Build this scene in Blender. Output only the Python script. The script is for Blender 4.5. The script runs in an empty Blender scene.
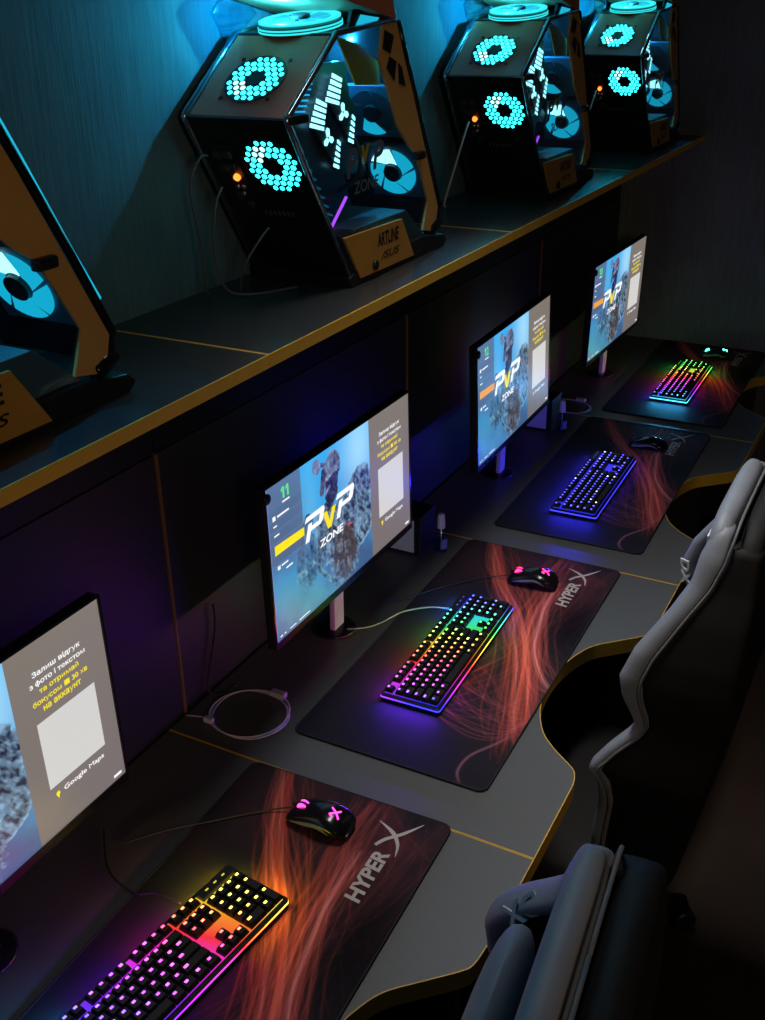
import bpy, bmesh, math, random
import numpy as np
from mathutils import Vector, Matrix, Euler
from mathutils.geometry import tessellate_polygon

SC = bpy.context.scene
COL = SC.collection
PI = math.pi
D = 0.75            # desk top height above the floor
SH = D + 0.817      # shelf top height

# ------------------------------------------------------------------ camera
cam_data = bpy.data.cameras.new('camera')
cam = bpy.data.objects.new('camera', cam_data)
COL.objects.link(cam)
yaw, pit, roll = 0.4898, 0.4562, -0.0144
fw = Vector((math.cos(yaw)*math.cos(pit), math.sin(yaw)*math.cos(pit), -math.sin(pit)))
rt = fw.cross(Vector((0, 0, 1))).normalized()
up = rt.cross(fw)
c_, s_ = math.cos(roll), math.sin(roll)
r2 = rt*c_ + up*s_
u2 = -rt*s_ + up*c_
m3 = Matrix((r2, u2, -fw)).transposed()
cam.matrix_world = Matrix.Translation((-1.3596, -0.5737, D+1.3042)) @ m3.to_4x4()
cam_data.sensor_fit = 'VERTICAL'
cam_data.sensor_height = 36.0
cam_data.lens = 1043.2/1020*36.0
cam_data.clip_start = 0.02
SC.camera = cam

# ------------------------------------------------------------------ world, exposure
SC.view_settings.view_transform = 'Standard'
SC.view_settings.look = 'None'
SC.view_settings.exposure = 0.0
SC.view_settings.gamma = 1.0
SC.view_settings.use_curve_mapping = False
W = bpy.data.worlds.new('world'); SC.world = W
W.use_nodes = True
W.node_tree.nodes['Background'].inputs[0].default_value = (0.25, 0.4, 0.8, 1)
W.node_tree.nodes['Background'].inputs[1].default_value = 0.012
try:
    SC.cycles.use_denoising = True
    SC.cycles.max_bounces = 6
    SC.cycles.transparent_max_bounces = 12
    SC.cycles.sample_clamp_indirect = 4.0
    SC.cycles.caustics_reflective = False
    SC.cycles.caustics_refractive = False
except Exception:
    pass

def lamp(name, kind, loc, energy, color, size=0.1, target=None, size_y=None, spread=None):
    l = bpy.data.lights.new(name, kind)
    l.energy = energy; l.color = color
    if kind == 'AREA':
        l.size = size
        if size_y: l.shape = 'RECTANGLE'; l.size_y = size_y
        if spread: l.spread = spread
    elif kind in ('POINT', 'SPOT'):
        l.shadow_soft_size = size
    o = bpy.data.objects.new(name, l); COL.objects.link(o)
    o.location = loc
    if target is not None:
        o.rotation_euler = (Vector(target)-Vector(loc)).to_track_quat('-Z', 'Y').to_euler()
    return o

# weak ceiling downlight hanging over the row of desks, and a dim warm lamp in the hall behind the players
lamp('ceiling_lamp_light', 'AREA', (0.42, 0.18, D+1.85), 3.9, (1.0, 0.96, 0.92), 1.0, (0.40, -0.40, D), 0.16, math.radians(72))
lamp('hall_lamp_light', 'AREA', (-1.95, -1.75, D+1.55), 7.0, (1.0, 0.74, 0.50), 0.5, (0.2, 0.3, D+0.9), 0.4)

# ------------------------------------------------------------------ materials
def new_mat(name):
    m = bpy.data.materials.new(name); m.use_nodes = True
    nt = m.node_tree
    return m, nt, nt.nodes['Principled BSDF']

def pmat(name, col, rough=0.5, metal=0.0, noise=0.0, nscale=40.0, bump=0.0, bscale=200.0, spec=0.5, coat=0.0, sheen=0.0):
    m, nt, b = new_mat(name)
    b.inputs['Base Color'].default_value = (*col, 1)
    b.inputs['Roughness'].default_value = rough
    b.inputs['Metallic'].default_value = metal
    b.inputs['Specular IOR Level'].default_value = spec
    b.inputs['Coat Weight'].default_value = coat
    b.inputs['Sheen Weight'].default_value = sheen
    tc = nt.nodes.new('ShaderNodeTexCoord')
    if noise > 0:
        n = nt.nodes.new('ShaderNodeTexNoise'); n.inputs['Scale'].default_value = nscale; n.inputs['Detail'].default_value = 5
        nt.links.new(tc.outputs['Object'], n.inputs['Vector'])
        mx = nt.nodes.new('ShaderNodeMix'); mx.data_type = 'RGBA'
        lo = [max(0, c*(1-noise)) for c in col]; hi = [min(1, c*(1+noise)) for c in col]
        mx.inputs['A'].default_value = (*lo, 1); mx.inputs['B'].default_value = (*hi, 1)
        nt.links.new(n.outputs['Fac'], mx.inputs['Factor'])
        nt.links.new(mx.outputs['Result'], b.inputs['Base Color'])
    if bump > 0:
        n2 = nt.nodes.new('ShaderNodeTexNoise'); n2.inputs['Scale'].default_value = bscale; n2.inputs['Detail'].default_value = 3
        nt.links.new(tc.outputs['Object'], n2.inputs['Vector'])
        bp = nt.nodes.new('ShaderNodeBump'); bp.inputs['Strength'].default_value = bump; bp.inputs['Distance'].default_value = 0.002
        nt.links.new(n2.outputs['Fac'], bp.inputs['Height'])
        nt.links.new(bp.outputs['Normal'], b.inputs['Normal'])
    return m

def emat(name, col, strength, base=(0.02, 0.02, 0.02)):
    m, nt, b = new_mat(name)
    b.inputs['Base Color'].default_value = (*base, 1)
    b.inputs['Emission Color'].default_value = (*col, 1)
    b.inputs['Emission Strength'].default_value = strength
    b.inputs['Roughness'].default_value = 0.4
    return m

def glass_mat(name, tint, gloss=0.12, rough=0.02):
    m = bpy.data.materials.new(name); m.use_nodes = True
    nt = m.node_tree; nt.nodes.clear()
    out = nt.nodes.new('ShaderNodeOutputMaterial')
    t = nt.nodes.new('ShaderNodeBsdfTransparent'); t.inputs[0].default_value = (*tint, 1)
    g = nt.nodes.new('ShaderNodeBsdfGlossy'); g.inputs['Roughness'].default_value = rough
    g.inputs['Color'].default_value = (0.9, 0.95, 1, 1)
    fc = nt.nodes.new('ShaderNodeLayerWeight'); fc.inputs['Blend'].default_value = 0.5
    pw = nt.nodes.new('ShaderNodeMath'); pw.operation = 'POWER'; pw.inputs[1].default_value = 4.0
    nt.links.new(fc.outputs['Facing'], pw.inputs[0])
    lw = nt.nodes.new('ShaderNodeMath'); lw.operation = 'MULTIPLY_ADD'; lw.inputs[1].default_value = 0.6; lw.inputs[2].default_value = 0.03
    nt.links.new(pw.outputs[0], lw.inputs[0])
    mx = nt.nodes.new('ShaderNodeMixShader')
    nt.links.new(lw.outputs[0], mx.inputs[0]); nt.links.new(t.outputs[0], mx.inputs[1]); nt.links.new(g.outputs[0], mx.inputs[2])
    nt.links.new(mx.outputs[0], out.inputs[0])
    return m

def attr_mat(name, emit=0.0, rough=0.7, bump=0.0):
    m, nt, b = new_mat(name)
    a = nt.nodes.new('ShaderNodeVertexColor'); a.layer_name = 'print'
    b.inputs['Roughness'].default_value = rough
    if emit > 0:
        b.inputs['Base Color'].default_value = (0.01, 0.01, 0.01, 1)
        nt.links.new(a.outputs['Color'], b.inputs['Emission Color'])
        b.inputs['Emission Strength'].default_value = emit
    else:
        nt.links.new(a.outputs['Color'], b.inputs['Base Color'])
        b.inputs['Specular IOR Level'].default_value = 0.12
    if bump > 0:
        tc = nt.nodes.new('ShaderNodeTexCoord')
        n2 = nt.nodes.new('ShaderNodeTexNoise'); n2.inputs['Scale'].default_value = 900
        nt.links.new(tc.outputs['Object'], n2.inputs['Vector'])
        bp = nt.nodes.new('ShaderNodeBump'); bp.inputs['Strength'].default_value = bump; bp.inputs['Distance'].default_value = 0.001
        nt.links.new(n2.outputs['Fac'], bp.inputs['Height']); nt.links.new(bp.outputs['Normal'], b.inputs['Normal'])
    return m

M = {}
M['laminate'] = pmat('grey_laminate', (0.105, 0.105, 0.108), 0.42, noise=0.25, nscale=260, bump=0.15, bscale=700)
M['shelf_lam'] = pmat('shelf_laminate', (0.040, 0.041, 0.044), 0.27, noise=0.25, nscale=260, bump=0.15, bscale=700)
M['gold_band'] = pmat('gold_edge_band', (0.85, 0.50, 0.055), 0.42, noise=0.12, nscale=30)
M['panel'] = pmat('dark_panel', (0.030, 0.029, 0.034), 0.5, noise=0.2, nscale=200)
M['panel_line'] = pmat('panel_edge_line', (0.26, 0.13, 0.04), 0.5)
M['black'] = pmat('black_plastic', (0.012, 0.012, 0.014), 0.42, noise=0.2, nscale=80)
M['black_gloss'] = pmat('black_gloss', (0.01, 0.01, 0.012), 0.18)
M['black_metal'] = pmat('black_metal', (0.02, 0.021, 0.024), 0.35, metal=0.4)
M['rail'] = pmat('polished_rail', (0.35, 0.42, 0.5), 0.16, metal=0.9)
M['gold_tinted'] = pmat('gold_case_panel_tinted', (0.46, 0.17, 0.09), 0.45, noise=0.15, nscale=14)  # gold panel, its brown look in mixed light put into the colour
M['gold_panel'] = pmat('gold_case_panel', (0.56, 0.28, 0.05), 0.42, noise=0.15, nscale=14, metal=0.15)
M['tray'] = pmat('case_tray', (0.05, 0.06, 0.075), 0.45, metal=0.3)
M['steel'] = pmat('steel', (0.5, 0.5, 0.52), 0.3, metal=0.9)
M['neck'] = pmat('silver_neck', (0.72, 0.70, 0.74), 0.4, metal=0.2)
M['grey_leather'] = pmat('grey_leather', (0.22, 0.235, 0.27), 0.5, noise=0.15, nscale=25, bump=0.25, bscale=420)
M['black_leather'] = pmat('black_leather', (0.009, 0.008, 0.008), 0.65, spec=0.25, noise=0.2, nscale=25, bump=0.25, bscale=420)
M['piping'] = pmat('grey_piping', (0.15, 0.15, 0.16), 0.55)
M['white_thread'] = pmat('white_embroidery', (0.75, 0.75, 0.75), 0.6)
M['white_print'] = pmat('pale_logo_print', (0.62, 0.55, 0.52), 0.6)
M['dark_print'] = pmat('dark_print', (0.012, 0.012, 0.014), 0.5)
M['white_cable'] = pmat('white_cable', (0.62, 0.58, 0.66), 0.45)
M['grey_cable'] = pmat('grey_cable', (0.30, 0.31, 0.33), 0.5)
M['dark_cable'] = pmat('dark_cable', (0.10, 0.105, 0.115), 0.45)
M['black_cable'] = pmat('black_cable', (0.02, 0.02, 0.024), 0.5)
M['box'] = pmat('desk_box_black', (0.012, 0.012, 0.014), 0.3)
M['end_plate'] = pmat('pale_end_plate', (0.62, 0.64, 0.70), 0.5)
M['bottle'] = glass_mat('clear_bottle', (0.86, 0.86, 0.93))
M['cap'] = pmat('white_cap', (0.7, 0.68, 0.74), 0.4)
M['liquid'] = glass_mat('bottle_liquid', (0.8, 0.82, 0.95))
M['bottle_label'] = pmat('bottle_label', (0.22, 0.22, 0.50), 0.5)
M['cyan'] = emat('cyan_led', (0.022, 0.80, 0.90), 6.0)
M['cyan_ring'] = emat('cyan_ring', (0.03, 0.70, 0.74), 1.25)
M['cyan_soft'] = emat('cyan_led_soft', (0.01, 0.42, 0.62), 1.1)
M['cyan_white'] = emat('cyan_white_led', (0.42, 0.95, 1.0), 2.2)
M['blue_led'] = emat('blue_led', (0.02, 0.25, 0.8), 0.6)
M['magenta'] = emat('magenta_strip', (0.55, 0.08, 1.0), 1.4)
M['orange_led'] = emat('orange_led', (1.0, 0.15, 0.02), 4.0)
M['glass'] = glass_mat('case_glass', (0.82, 0.93, 0.97))
M['acrylic'] = glass_mat('blue_acrylic', (0.35, 0.75, 0.85), rough=0.08)
M['frame_gold'] = pmat('brown_gold_frame', (0.60, 0.33, 0.10), 0.42, noise=0.15, nscale=14)
M['fin_lit_bright'] = emat('fin_lit_bright', (0.01, 0.45, 0.85), 1.3)  # cyan light on the radiator fins, painted as emission
M['fin_lit_dim'] = emat('fin_lit_dim', (0.01, 0.16, 0.30), 0.5)
M['lit_acrylic'] = emat('edge_lit_acrylic', (0.01, 0.30, 0.42), 0.5, (0.1, 0.3, 0.35))
M['decal'] = pmat('grey_decal', (0.09, 0.12, 0.15), 0.5)
M['yellow_decal'] = pmat('yellow_decal', (0.35, 0.30, 0.03), 0.5)
M['bracket'] = pmat('yellow_bracket', (0.55, 0.50, 0.06), 0.4)
M['red_sticker'] = pmat('red_sticker', (0.4, 0.03, 0.02), 0.5)

def wall_mat(name, col, rough=0.75):
    m, nt, b = new_mat(name)
    b.inputs['Roughness'].default_value = rough
    tc = nt.nodes.new('ShaderNodeTexCoord')
    mp = nt.nodes.new('ShaderNodeMapping'); mp.inputs['Scale'].default_value = (60, 60, 5)
    nt.links.new(tc.outputs['Object'], mp.inputs['Vector'])
    n = nt.nodes.new('ShaderNodeTexNoise'); n.inputs['Scale'].default_value = 1.6; n.inputs['Detail'].default_value = 6; n.inputs['Roughness'].default_value = 0.65
    nt.links.new(mp.outputs[0], n.inputs['Vector'])
    n3 = nt.nodes.new('ShaderNodeTexNoise'); n3.inputs['Scale'].default_value = 3.0; n3.inputs['Detail'].default_value = 4
    nt.links.new(tc.outputs['Object'], n3.inputs['Vector'])
    ad = nt.nodes.new('ShaderNodeMath'); ad.operation = 'ADD'
    nt.links.new(n.outputs['Fac'], ad.inputs[0]); nt.links.new(n3.outputs['Fac'], ad.inputs[1])
    cr = nt.nodes.new('ShaderNodeMapRange'); cr.inputs['From Min'].default_value = 0.6; cr.inputs['From Max'].default_value = 1.4
    nt.links.new(ad.outputs[0], cr.inputs['Value'])
    mx = nt.nodes.new('ShaderNodeMix'); mx.data_type = 'RGBA'
    mx.inputs['A'].default_value = (*[c*0.62 for c in col], 1); mx.inputs['B'].default_value = (*[c*1.35 for c in col], 1)
    nt.links.new(cr.outputs[0], mx.inputs['Factor']); nt.links.new(mx.outputs['Result'], b.inputs['Base Color'])
    bp = nt.nodes.new('ShaderNodeBump'); bp.inputs['Strength'].default_value = 0.5; bp.inputs['Distance'].default_value = 0.004
    nt.links.new(n.outputs['Fac'], bp.inputs['Height']); nt.links.new(bp.outputs['Normal'], b.inputs['Normal'])
    return m
M['wall'] = wall_mat('brushed_plaster', (0.085, 0.155, 0.185))
M['end_wall'] = wall_mat('end_plaster', (0.14, 0.15, 0.19))
M['floor'] = pmat('dark_floor', (0.035, 0.02, 0.014), 0.5, noise=0.4, nscale=5)
M['ceil'] = pmat('dark_ceiling', (0.03, 0.03, 0.035), 0.8)

# ------------------------------------------------------------------ geometry helpers
class MB:
    def __init__(s): s.bm = bmesh.new(); s.mi = 0
    def _v(s, p): return s.bm.verts.new(p)
    def face(s, pts):
        f = s.bm.faces.new([s._v(p) for p in pts]); f.material_index = s.mi; return f
    def box(s, c, size, mat=None):
        c = Vector(c); h = Vector(size)*0.5
        vs = []
        for x in (-1, 1):
            for y in (-1, 1):
                for z in (-1, 1):
                    p = Vector((x*h.x, y*h.y, z*h.z))
                    if mat is not None: p = mat @ p
                    vs.append(s._v(c+p))
        for q in ((0, 1, 3, 2), (4, 6, 7, 5), (0, 4, 5, 1), (2, 3, 7, 6), (0, 2, 6, 4), (1, 5, 7, 3)):
            f = s.bm.faces.new([vs[i] for i in q]); f.material_index = s.mi
        return s
    def prism(s, pts, ext):
        """polygon pts (3-D) pushed along the vector ext"""
        ext = Vector(ext)
        a = [s._v(Vector(p)) for p in pts]; b = [s._v(Vector(p)+ext) for p in pts]
        n = len(a)
        s.bm.faces.new(a[::-1]).material_index = s.mi; s.bm.faces.new(b).material_index = s.mi
        for i in range(n):
            s.bm.faces.new([a[i], a[(i+1) % n], b[(i+1) % n], b[i]]).material_index = s.mi
        return s
    def loft(s, rings, cap=True, smooth=True):
        prev = None; first = None
        for r in rings:
            cur = [s._v(Vector(p)) for p in r]
            if prev:
                n = len(cur)
                for i in range(n):
                    f = s.bm.faces.new([prev[i], prev[(i+1) % n], cur[(i+1) % n], cur[i]]); f.smooth = smooth; f.material_index = s.mi
            else: first = cur
            prev = cur
        if cap:
            f = s.bm.faces.new(first[::-1]); f.material_index = s.mi; f.smooth = smooth
            f = s.bm.faces.new(prev); f.material_index = s.mi; f.smooth = smooth
        return s
    def tube(s, path, r, n=8, closed=False):
        P = [Vector(p) for p in path]
        R = r if isinstance(r, (list, tuple)) else [r]*len(P)
        rings = []
        prevn = None
        for i, p in enumerate(P):
            if closed: t = P[(i+1) % len(P)]-P[i-1]
            else: t = P[min(i+1, len(P)-1)]-P[max(i-1, 0)]
            t.normalize()
            if prevn is None:
                a = Vector((0, 0, 1)) if abs(t.z) < 0.9 else Vector((1, 0, 0))
                nn = (a - t*a.dot(t)).normalized()
            else:
                nn = (prevn - t*prevn.dot(t)).normalized()
            prevn = nn; bb = t.cross(nn)
            rings.append([p + (nn*math.cos(2*PI*k/n) + bb*math.sin(2*PI*k/n))*R[i] for k in range(n)])
        if closed: rings.append(rings[0])
        return s.loft(rings, cap=not closed)
    def lathe(s, prof, c=(0, 0, 0), n=24, mat=None):
        c = Vector(c); rings = []
        for (r, z) in prof:
            ring = []
            for k in range(n):
                p = Vector((r*math.cos(2*PI*k/n), r*math.sin(2*PI*k/n), z))
                if mat is not None: p = mat @ p
                ring.append(c+p)
            rings.append(ring)
        return s.loft(rings)
    def build(s, name, mat, parent=None, loc=None, bevel=0.0, seg=2, smooth=False, weld=False):
        if weld: bmesh.ops.remove_doubles(s.bm, verts=s.bm.verts, dist=1e-5)
        bmesh.ops.recalc_face_normals(s.bm, faces=s.bm.faces)
        me = bpy.data.meshes.new(name); s.bm.to_mesh(me); s.bm.free()
        for m in (mat if isinstance(mat, (list, tuple)) else [mat]): me.materials.append(m)
        if smooth:
            for p in me.polygons: p.use_smooth = True
        o = bpy.data.objects.new(name, me); COL.objects.link(o)
        if parent is not None: o.parent = parent
        if loc is not None: o.location = loc
        if bevel > 0:
            b = o.modifiers.new('bevel', 'BEVEL'); b.width = bevel; b.segments = seg; b.limit_method = 'ANGLE'; b.angle_limit = 0.6
        return o

def tag(o, label, cat, group=None):
    o['label'] = label; o['category'] = cat
    if group: o['group'] = group
    return o
def empty(name, loc, rz=0.0):
    o = bpy.data.objects.new(name, None); COL.objects.link(o)
    o.location = loc; o.rotation_euler = (0, 0, rz); o.empty_display_size = 0.05
    return o
def structure(o): o['kind'] = 'structure'; return o
def copy_tree(o, parent=None):
    c = o.copy(); COL.objects.link(c)
    if parent is not None: c.parent = parent
    for ch in list(o.children): copy_tree(ch, c)
    return c
def smoothpath(pts, n=8):
    P = [Vector(p) for p in pts]; out = []
    for i in range(len(P)-1):
        p0 = P[max(i-1, 0)]; p1 = P[i]; p2 = P[i+1]; p3 = P[min(i+2, len(P)-1)]
        for k in range(n):
            t = k/n
            out.append(0.5*((2*p1) + (p2-p0)*t + (2*p0-5*p1+4*p2-p3)*t*t + (3*p1-p0-3*p2+p3)*t**3))
    out.append(P[-1])
    return out

def fill_loops(me, bold=0.0):
    """outline loops of unfilled lettering -> filled mesh; bold swells the strokes"""
    par = list(range(len(me.vertices)))
    def root(a):
        while par[a] != a: par[a] = par[par[a]]; a = par[a]
        return a
    for e in me.edges:
        a, b = root(e.vertices[0]), root(e.vertices[1])
        if a != b: par[max(a, b)] = min(a, b)
    comp = {}
    for v in range(len(me.vertices)): comp.setdefault(root(v), []).append(v)
    loops = []
    for vs in comp.values():
        pts = []
        for v in sorted(vs):
            p = me.vertices[v].co
            if not pts or (abs(p.x-pts[-1].x)+abs(p.y-pts[-1].y)) > 1e-5: pts.append(Vector((p.x, p.y, 0)))
        if len(pts) > 2 and (pts[0]-pts[-1]).length < 1e-5: pts.pop()
        if len(pts) > 2: loops.append(pts)
    def area(L): return 0.5*sum(L[i-1].x*L[i].y-L[i].x*L[i-1].y for i in range(len(L)))
    def inside(p, L):
        c = False
        for i in range(len(L)):
            a, b = L[i], L[i-1]
            if (a.y > p.y) != (b.y > p.y) and p.x < (b.x-a.x)*(p.y-a.y)/(b.y-a.y)+a.x: c = not c
        return c
    ar = [area(L) for L in loops]
    def within(K, L): return all(inside(q, L) for q in K)
    hole = [any(b*a < 0 and abs(b) > abs(a) and within(L, K) for K, b in zip(loops, ar) if K is not L) for L, a in zip(loops, ar)]
    def swell(L, bold, sgn):
        out = []; n = len(L)
        for i in range(n):
            d0 = (L[i]-L[i-1]); d1 = (L[(i+1) % n]-L[i])
            if d0.length < 1e-9 or d1.length < 1e-9: out.append(L[i].copy()); continue
            d0.normalize(); d1.normalize()
            n0 = Vector((d0.y, -d0.x, 0)); n1 = Vector((d1.y, -d1.x, 0)); m = n0+n1
            if m.length < 1e-6: out.append(L[i].copy()); continue
            m.normalize(); out.append(L[i] + m*(sgn*bold/max(0.5, m.dot(n0))))
        return out
    verts, faces = [], []
    for L, a, h in zip(loops, ar, hole):
        if h: continue
        sgn = 1 if a > 0 else -1
        grp = [L]+[K for K, b in zip(loops, ar) if b*sgn < 0 and abs(b) < abs(a) and within(K, L)]
        best = None
        for bb in (bold, bold*0.7, bold*0.4, bold*0.15, 0.0):
            g2 = [swell(G, bb, sgn) for G in grp] if bb else grp
            flat = [p for G in g2 for p in G]
            tris = tessellate_polygon(g2)
            want = abs(area(g2[0]))-sum(abs(area(G)) for G in g2[1:])
            got = sum(abs(area([flat[i] for i in t])) for t in tris)
            err = abs(got-want)/max(want, 1e-9)
            if best is None or err < best[0]: best = (err, flat, tris)
            if err < 0.02: break
        base = len(verts)
        verts += [tuple(p) for p in best[1]]
        for t in best[2]: faces.append([base+i for i in t])
    m = bpy.data.meshes.new(me.name); m.from_pydata(verts, [], faces); m.update()
    return m

def text_obj(name, txt, w, h, mat, parent, mtx, bold=0.0, shear=0.0, depth=0.0):
    """lettering scaled into a w x h box around the origin of mtx (text runs along local x, up is local y)"""
    cu = bpy.data.curves.new(name, 'FONT'); cu.body = txt; cu.size = 1.0
    cu.align_x = 'CENTER'; cu.align_y = 'CENTER'; cu.shear = shear
    cu.resolution_u = 3; cu.fill_mode = 'NONE'
    t = bpy.data.objects.new(name, cu); COL.objects.link(t)
    dg = bpy.context.evaluated_depsgraph_get(); dg.update()
    me = bpy.data.meshes.new_from_object(t.evaluated_get(dg))
    bpy.data.objects.remove(t); bpy.data.curves.remove(cu)
    me = fill_loops(me, bold)
    co = np.array([v.co for v in me.vertices])
    lo, hi = co.min(0), co.max(0)
    sx = w/max(1e-6, hi[0]-lo[0]); sy = h/max(1e-6, hi[1]-lo[1])
    ctr = (lo+hi)/2
    for v in me.vertices:
        v.co = Vector(((v.co.x-ctr[0])*sx, (v.co.y-ctr[1])*sy, 0))
    me.materials.clear(); me.materials.append(mat); me.name = name
    o = bpy.data.objects.new(name, me); COL.objects.link(o)
    if parent is not None: o.parent = parent
    o.matrix_basis = mtx
    if depth > 0:
        s = o.modifiers.new('thick', 'SOLIDIFY'); s.thickness = depth; s.offset = 0
    return o

def hex2lin(c): return tuple((x/255/12.92) if x/255 <= 0.04045 else ((x/255+0.055)/1.055)**2.4 for x in c)

# ================================================================== THE ROOM
WY = 0.625; EX = 2.95
def wallbox(name, c, size, mat): return structure(MB().box(c, size).build(name, mat))
wallbox('floor', (0.25, -1.3, -0.05), (5.6, 4.2, 0.1), M['floor'])
wallbox('wall_back', (0.25, WY+0.05, 1.4), (5.6, 0.1, 2.8), M['wall'])
wallbox('wall_end', (EX+0.05, -1.2875, 1.4), (0.1, 3.825, 2.8), M['end_wall'])
wallbox('wall_front', (-2.55, -1.2875, 1.4), (0.1, 3.825, 2.8), M['end_wall'])
wallbox('wall_right', (0.2, -3.25, 1.4), (5.4, 0.1, 2.8), M['end_wall'])
wallbox('ceiling', (0.25, -1.3, 2.85), (5.6, 4.2, 0.1), M['ceil'])

# ================================================================== DESK, PANELS, SHELF
PT = 1.0167; X0 = -0.083
NOTCH = [(0.823, -0.170), (0.775, -0.1655), (0.752, -0.150), (0.711, -0.108), (0.668, -0.066), (0.62, -0.044), (0.57, -0.031), (0.52, -0.025),
         (0.47, -0.026), (0.43, -0.031), (0.385, -0.042), (0.328, -0.069), (0.290, -0.104), (0.262, -0.140), (0.243, -0.1605), (0.215, -0.1695), (0.19, -0.171)]
YF = -0.171
DESK_LAB = ['grey desk top with gold edge under the nearest keyboard, cropped by the bottom edge',
            'grey desk top with gold edge under the white-lit monitor numbered 11 and rainbow keyboard',
            'grey desk top with gold edge under the all-blue keyboard',
            'grey desk top with gold edge running up to the end wall']
PAN_LAB = ['dark back panel between nearest monitor and shelf, left of the thin brown seam',
           'dark back panel with brown seam edge behind the monitor numbered 11',
           'dark back panel behind the monitor numbered 12',
           'dark back panel behind the farthest monitor, next to the end wall']
SH_LAB = ['shelf board with gold front edge under the cropped nearest computer case',
          'shelf board with gold front edge under the large complete computer case',
          'shelf board with gold front edge under the third computer case along',
          'shelf board with gold front edge under the farthest computer case, its end in view']

def catmull2(pts, n=4):
    return [(v.x, v.y) for v in smoothpath([(a, b, 0) for a, b in pts], n)]

for i in range(-1, 3):
    xa = X0 + i*PT; xb = xa + PT
    if i == 2: xb = EX-0.002
    # desk module
    t = tag(empty('desk_module', (xa, 0, 0)), DESK_LAB[i+1], 'desk', 'gold-edged desk modules')
    L = xb-xa; g = 0.0025; yb = 0.596
    front = [(L-g, YF)] + catmull2(NOTCH, 4) + [(g, YF)]
    poly = [(g, yb), (L-g, yb)] + front
    MB().prism([(x, y, D-0.036) for x, y in poly], (0, 0, 0.036)).build('desk_top', M['laminate'], t)
    # gold edge band: sides and front outline
    outline = [(g, yb)] + front[::-1] + [(L-g, yb)]
    b = MB()
    th = 0.0018
    n = len(outline)
    outp = []
    for k in range(n):
        p = Vector((*outline[k], 0)); a = Vector((*outline[max(k-1, 0)], 0)); c = Vector((*outline[min(k+1, n-1)], 0))
        tg = (c-a).normalized(); nn = Vector((tg.y, -tg.x, 0))
        if k in (1, n-2):
            nn = Vector((-1 if k == 1 else 1, -1, 0))
        outp.append(p + nn*th)
    for k in range(n-1):
        q0, q1 = Vector((*outline[k], 0)), Vector((*outline[k+1], 0)); r0, r1 = outp[k], outp[k+1]
        z0, z1 = Vector((0, 0, D-0.036)), Vector((0, 0, D+0.0004))
        for quad in ((r0+z0, r1+z0, r1+z1, r0+z1), (r0+z1, r1+z1, q1+z1, q0+z1), (q0+z0, q1+z0, r1+z0, r0+z0)):
            b.face(quad)
    b.build('edge_band', M['gold_band'], t, weld=True)
    for sx in (0.02, L-0.02):
        MB().box((sx, 0.27, (D-0.036)/2), (0.022, 0.60, D-0.036)).build('support_panel', M['panel'], t)
    # back panel
    xp = xa + 0.062; xq = min(xp+PT, EX-0.003)
    t = tag(empty('back_panel', (xp, 0.61, 0)), PAN_LAB[i+1], 'panel', 'dark panels behind the monitors')
    MB().box(((xq-xp)/2, 0.003, 0.66), (xq-xp-0.006, 0.018, 1.32)).build('board', M['panel'], t)
    MB().box(((xq-xp)/2, 0.003, 1.434), (xq-xp-0.003, 0.014, 0.222)).build('added_dark_board', M['black'], t)  # black board added so the wall gap below the shelf stays dark
    MB().box((0.0015, 0.001, 0.66), (0.004, 0.021, 1.322)).build('edge_strip', M['panel_line'], t)
    # shelf module
    xe = EX-0.003 if i == 2 else xb
    t = tag(empty('shelf_board', (xa, 0, SH)), SH_LAB[i+1], 'shelf', 'gold-edged shelf boards above the monitors')
    LL = xe-xa
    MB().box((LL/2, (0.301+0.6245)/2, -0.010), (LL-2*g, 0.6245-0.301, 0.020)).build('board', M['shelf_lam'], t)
    b = MB()
    b.box((LL/2, 0.2998, -0.0099), (LL-0.001, 0.0024, 0.0206))
    b.box((g/2+0.0003, 0.46, -0.0099), (g-0.0004, 0.32, 0.0206))
    b.box((LL-g/2-0.0003, 0.46, -0.0099), (g-0.0004, 0.32, 0.0206))
    b.build('edge_band', M['gold_band'], t)

# ================================================================== MOUSE PADS
rng = np.random.default_rng(7)
PL, PD = 0.905, 0.409
def bez(ctrl, n=220):
    P = np.array([list(v) for v in smoothpath([(a, b, 0) for a, b in ctrl], 24)])[:, :2]
    return P
def vnoise(nx, ny, cells, seed):
    r = np.random.default_rng(seed)
    out = np.zeros((ny, nx)); amp = 1.0; tot = 0
    for o in range(5):
        c = cells*2**o
        g = r.random((c+2, int(c*nx/ny)+3))
        yy = np.linspace(0, c, ny); xx = np.linspace(0, c*nx/ny, nx)
        y0 = yy.astype(int); x0 = xx.astype(int); fy = (yy-y0)[:, None]; fx = (xx-x0)[None, :]
        fy = fy*fy*(3-2*fy); fx = fx*fx*(3-2*fx)
        v = g[y0][:, x0]*(1-fy)*(1-fx) + g[y0+1][:, x0]*fy*(1-fx) + g[y0][:, x0+1]*(1-fy)*fx + g[y0+1][:, x0+1]*fy*fx
        out += amp*v; tot += amp; amp *= 0.5
    return out/tot
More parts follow.
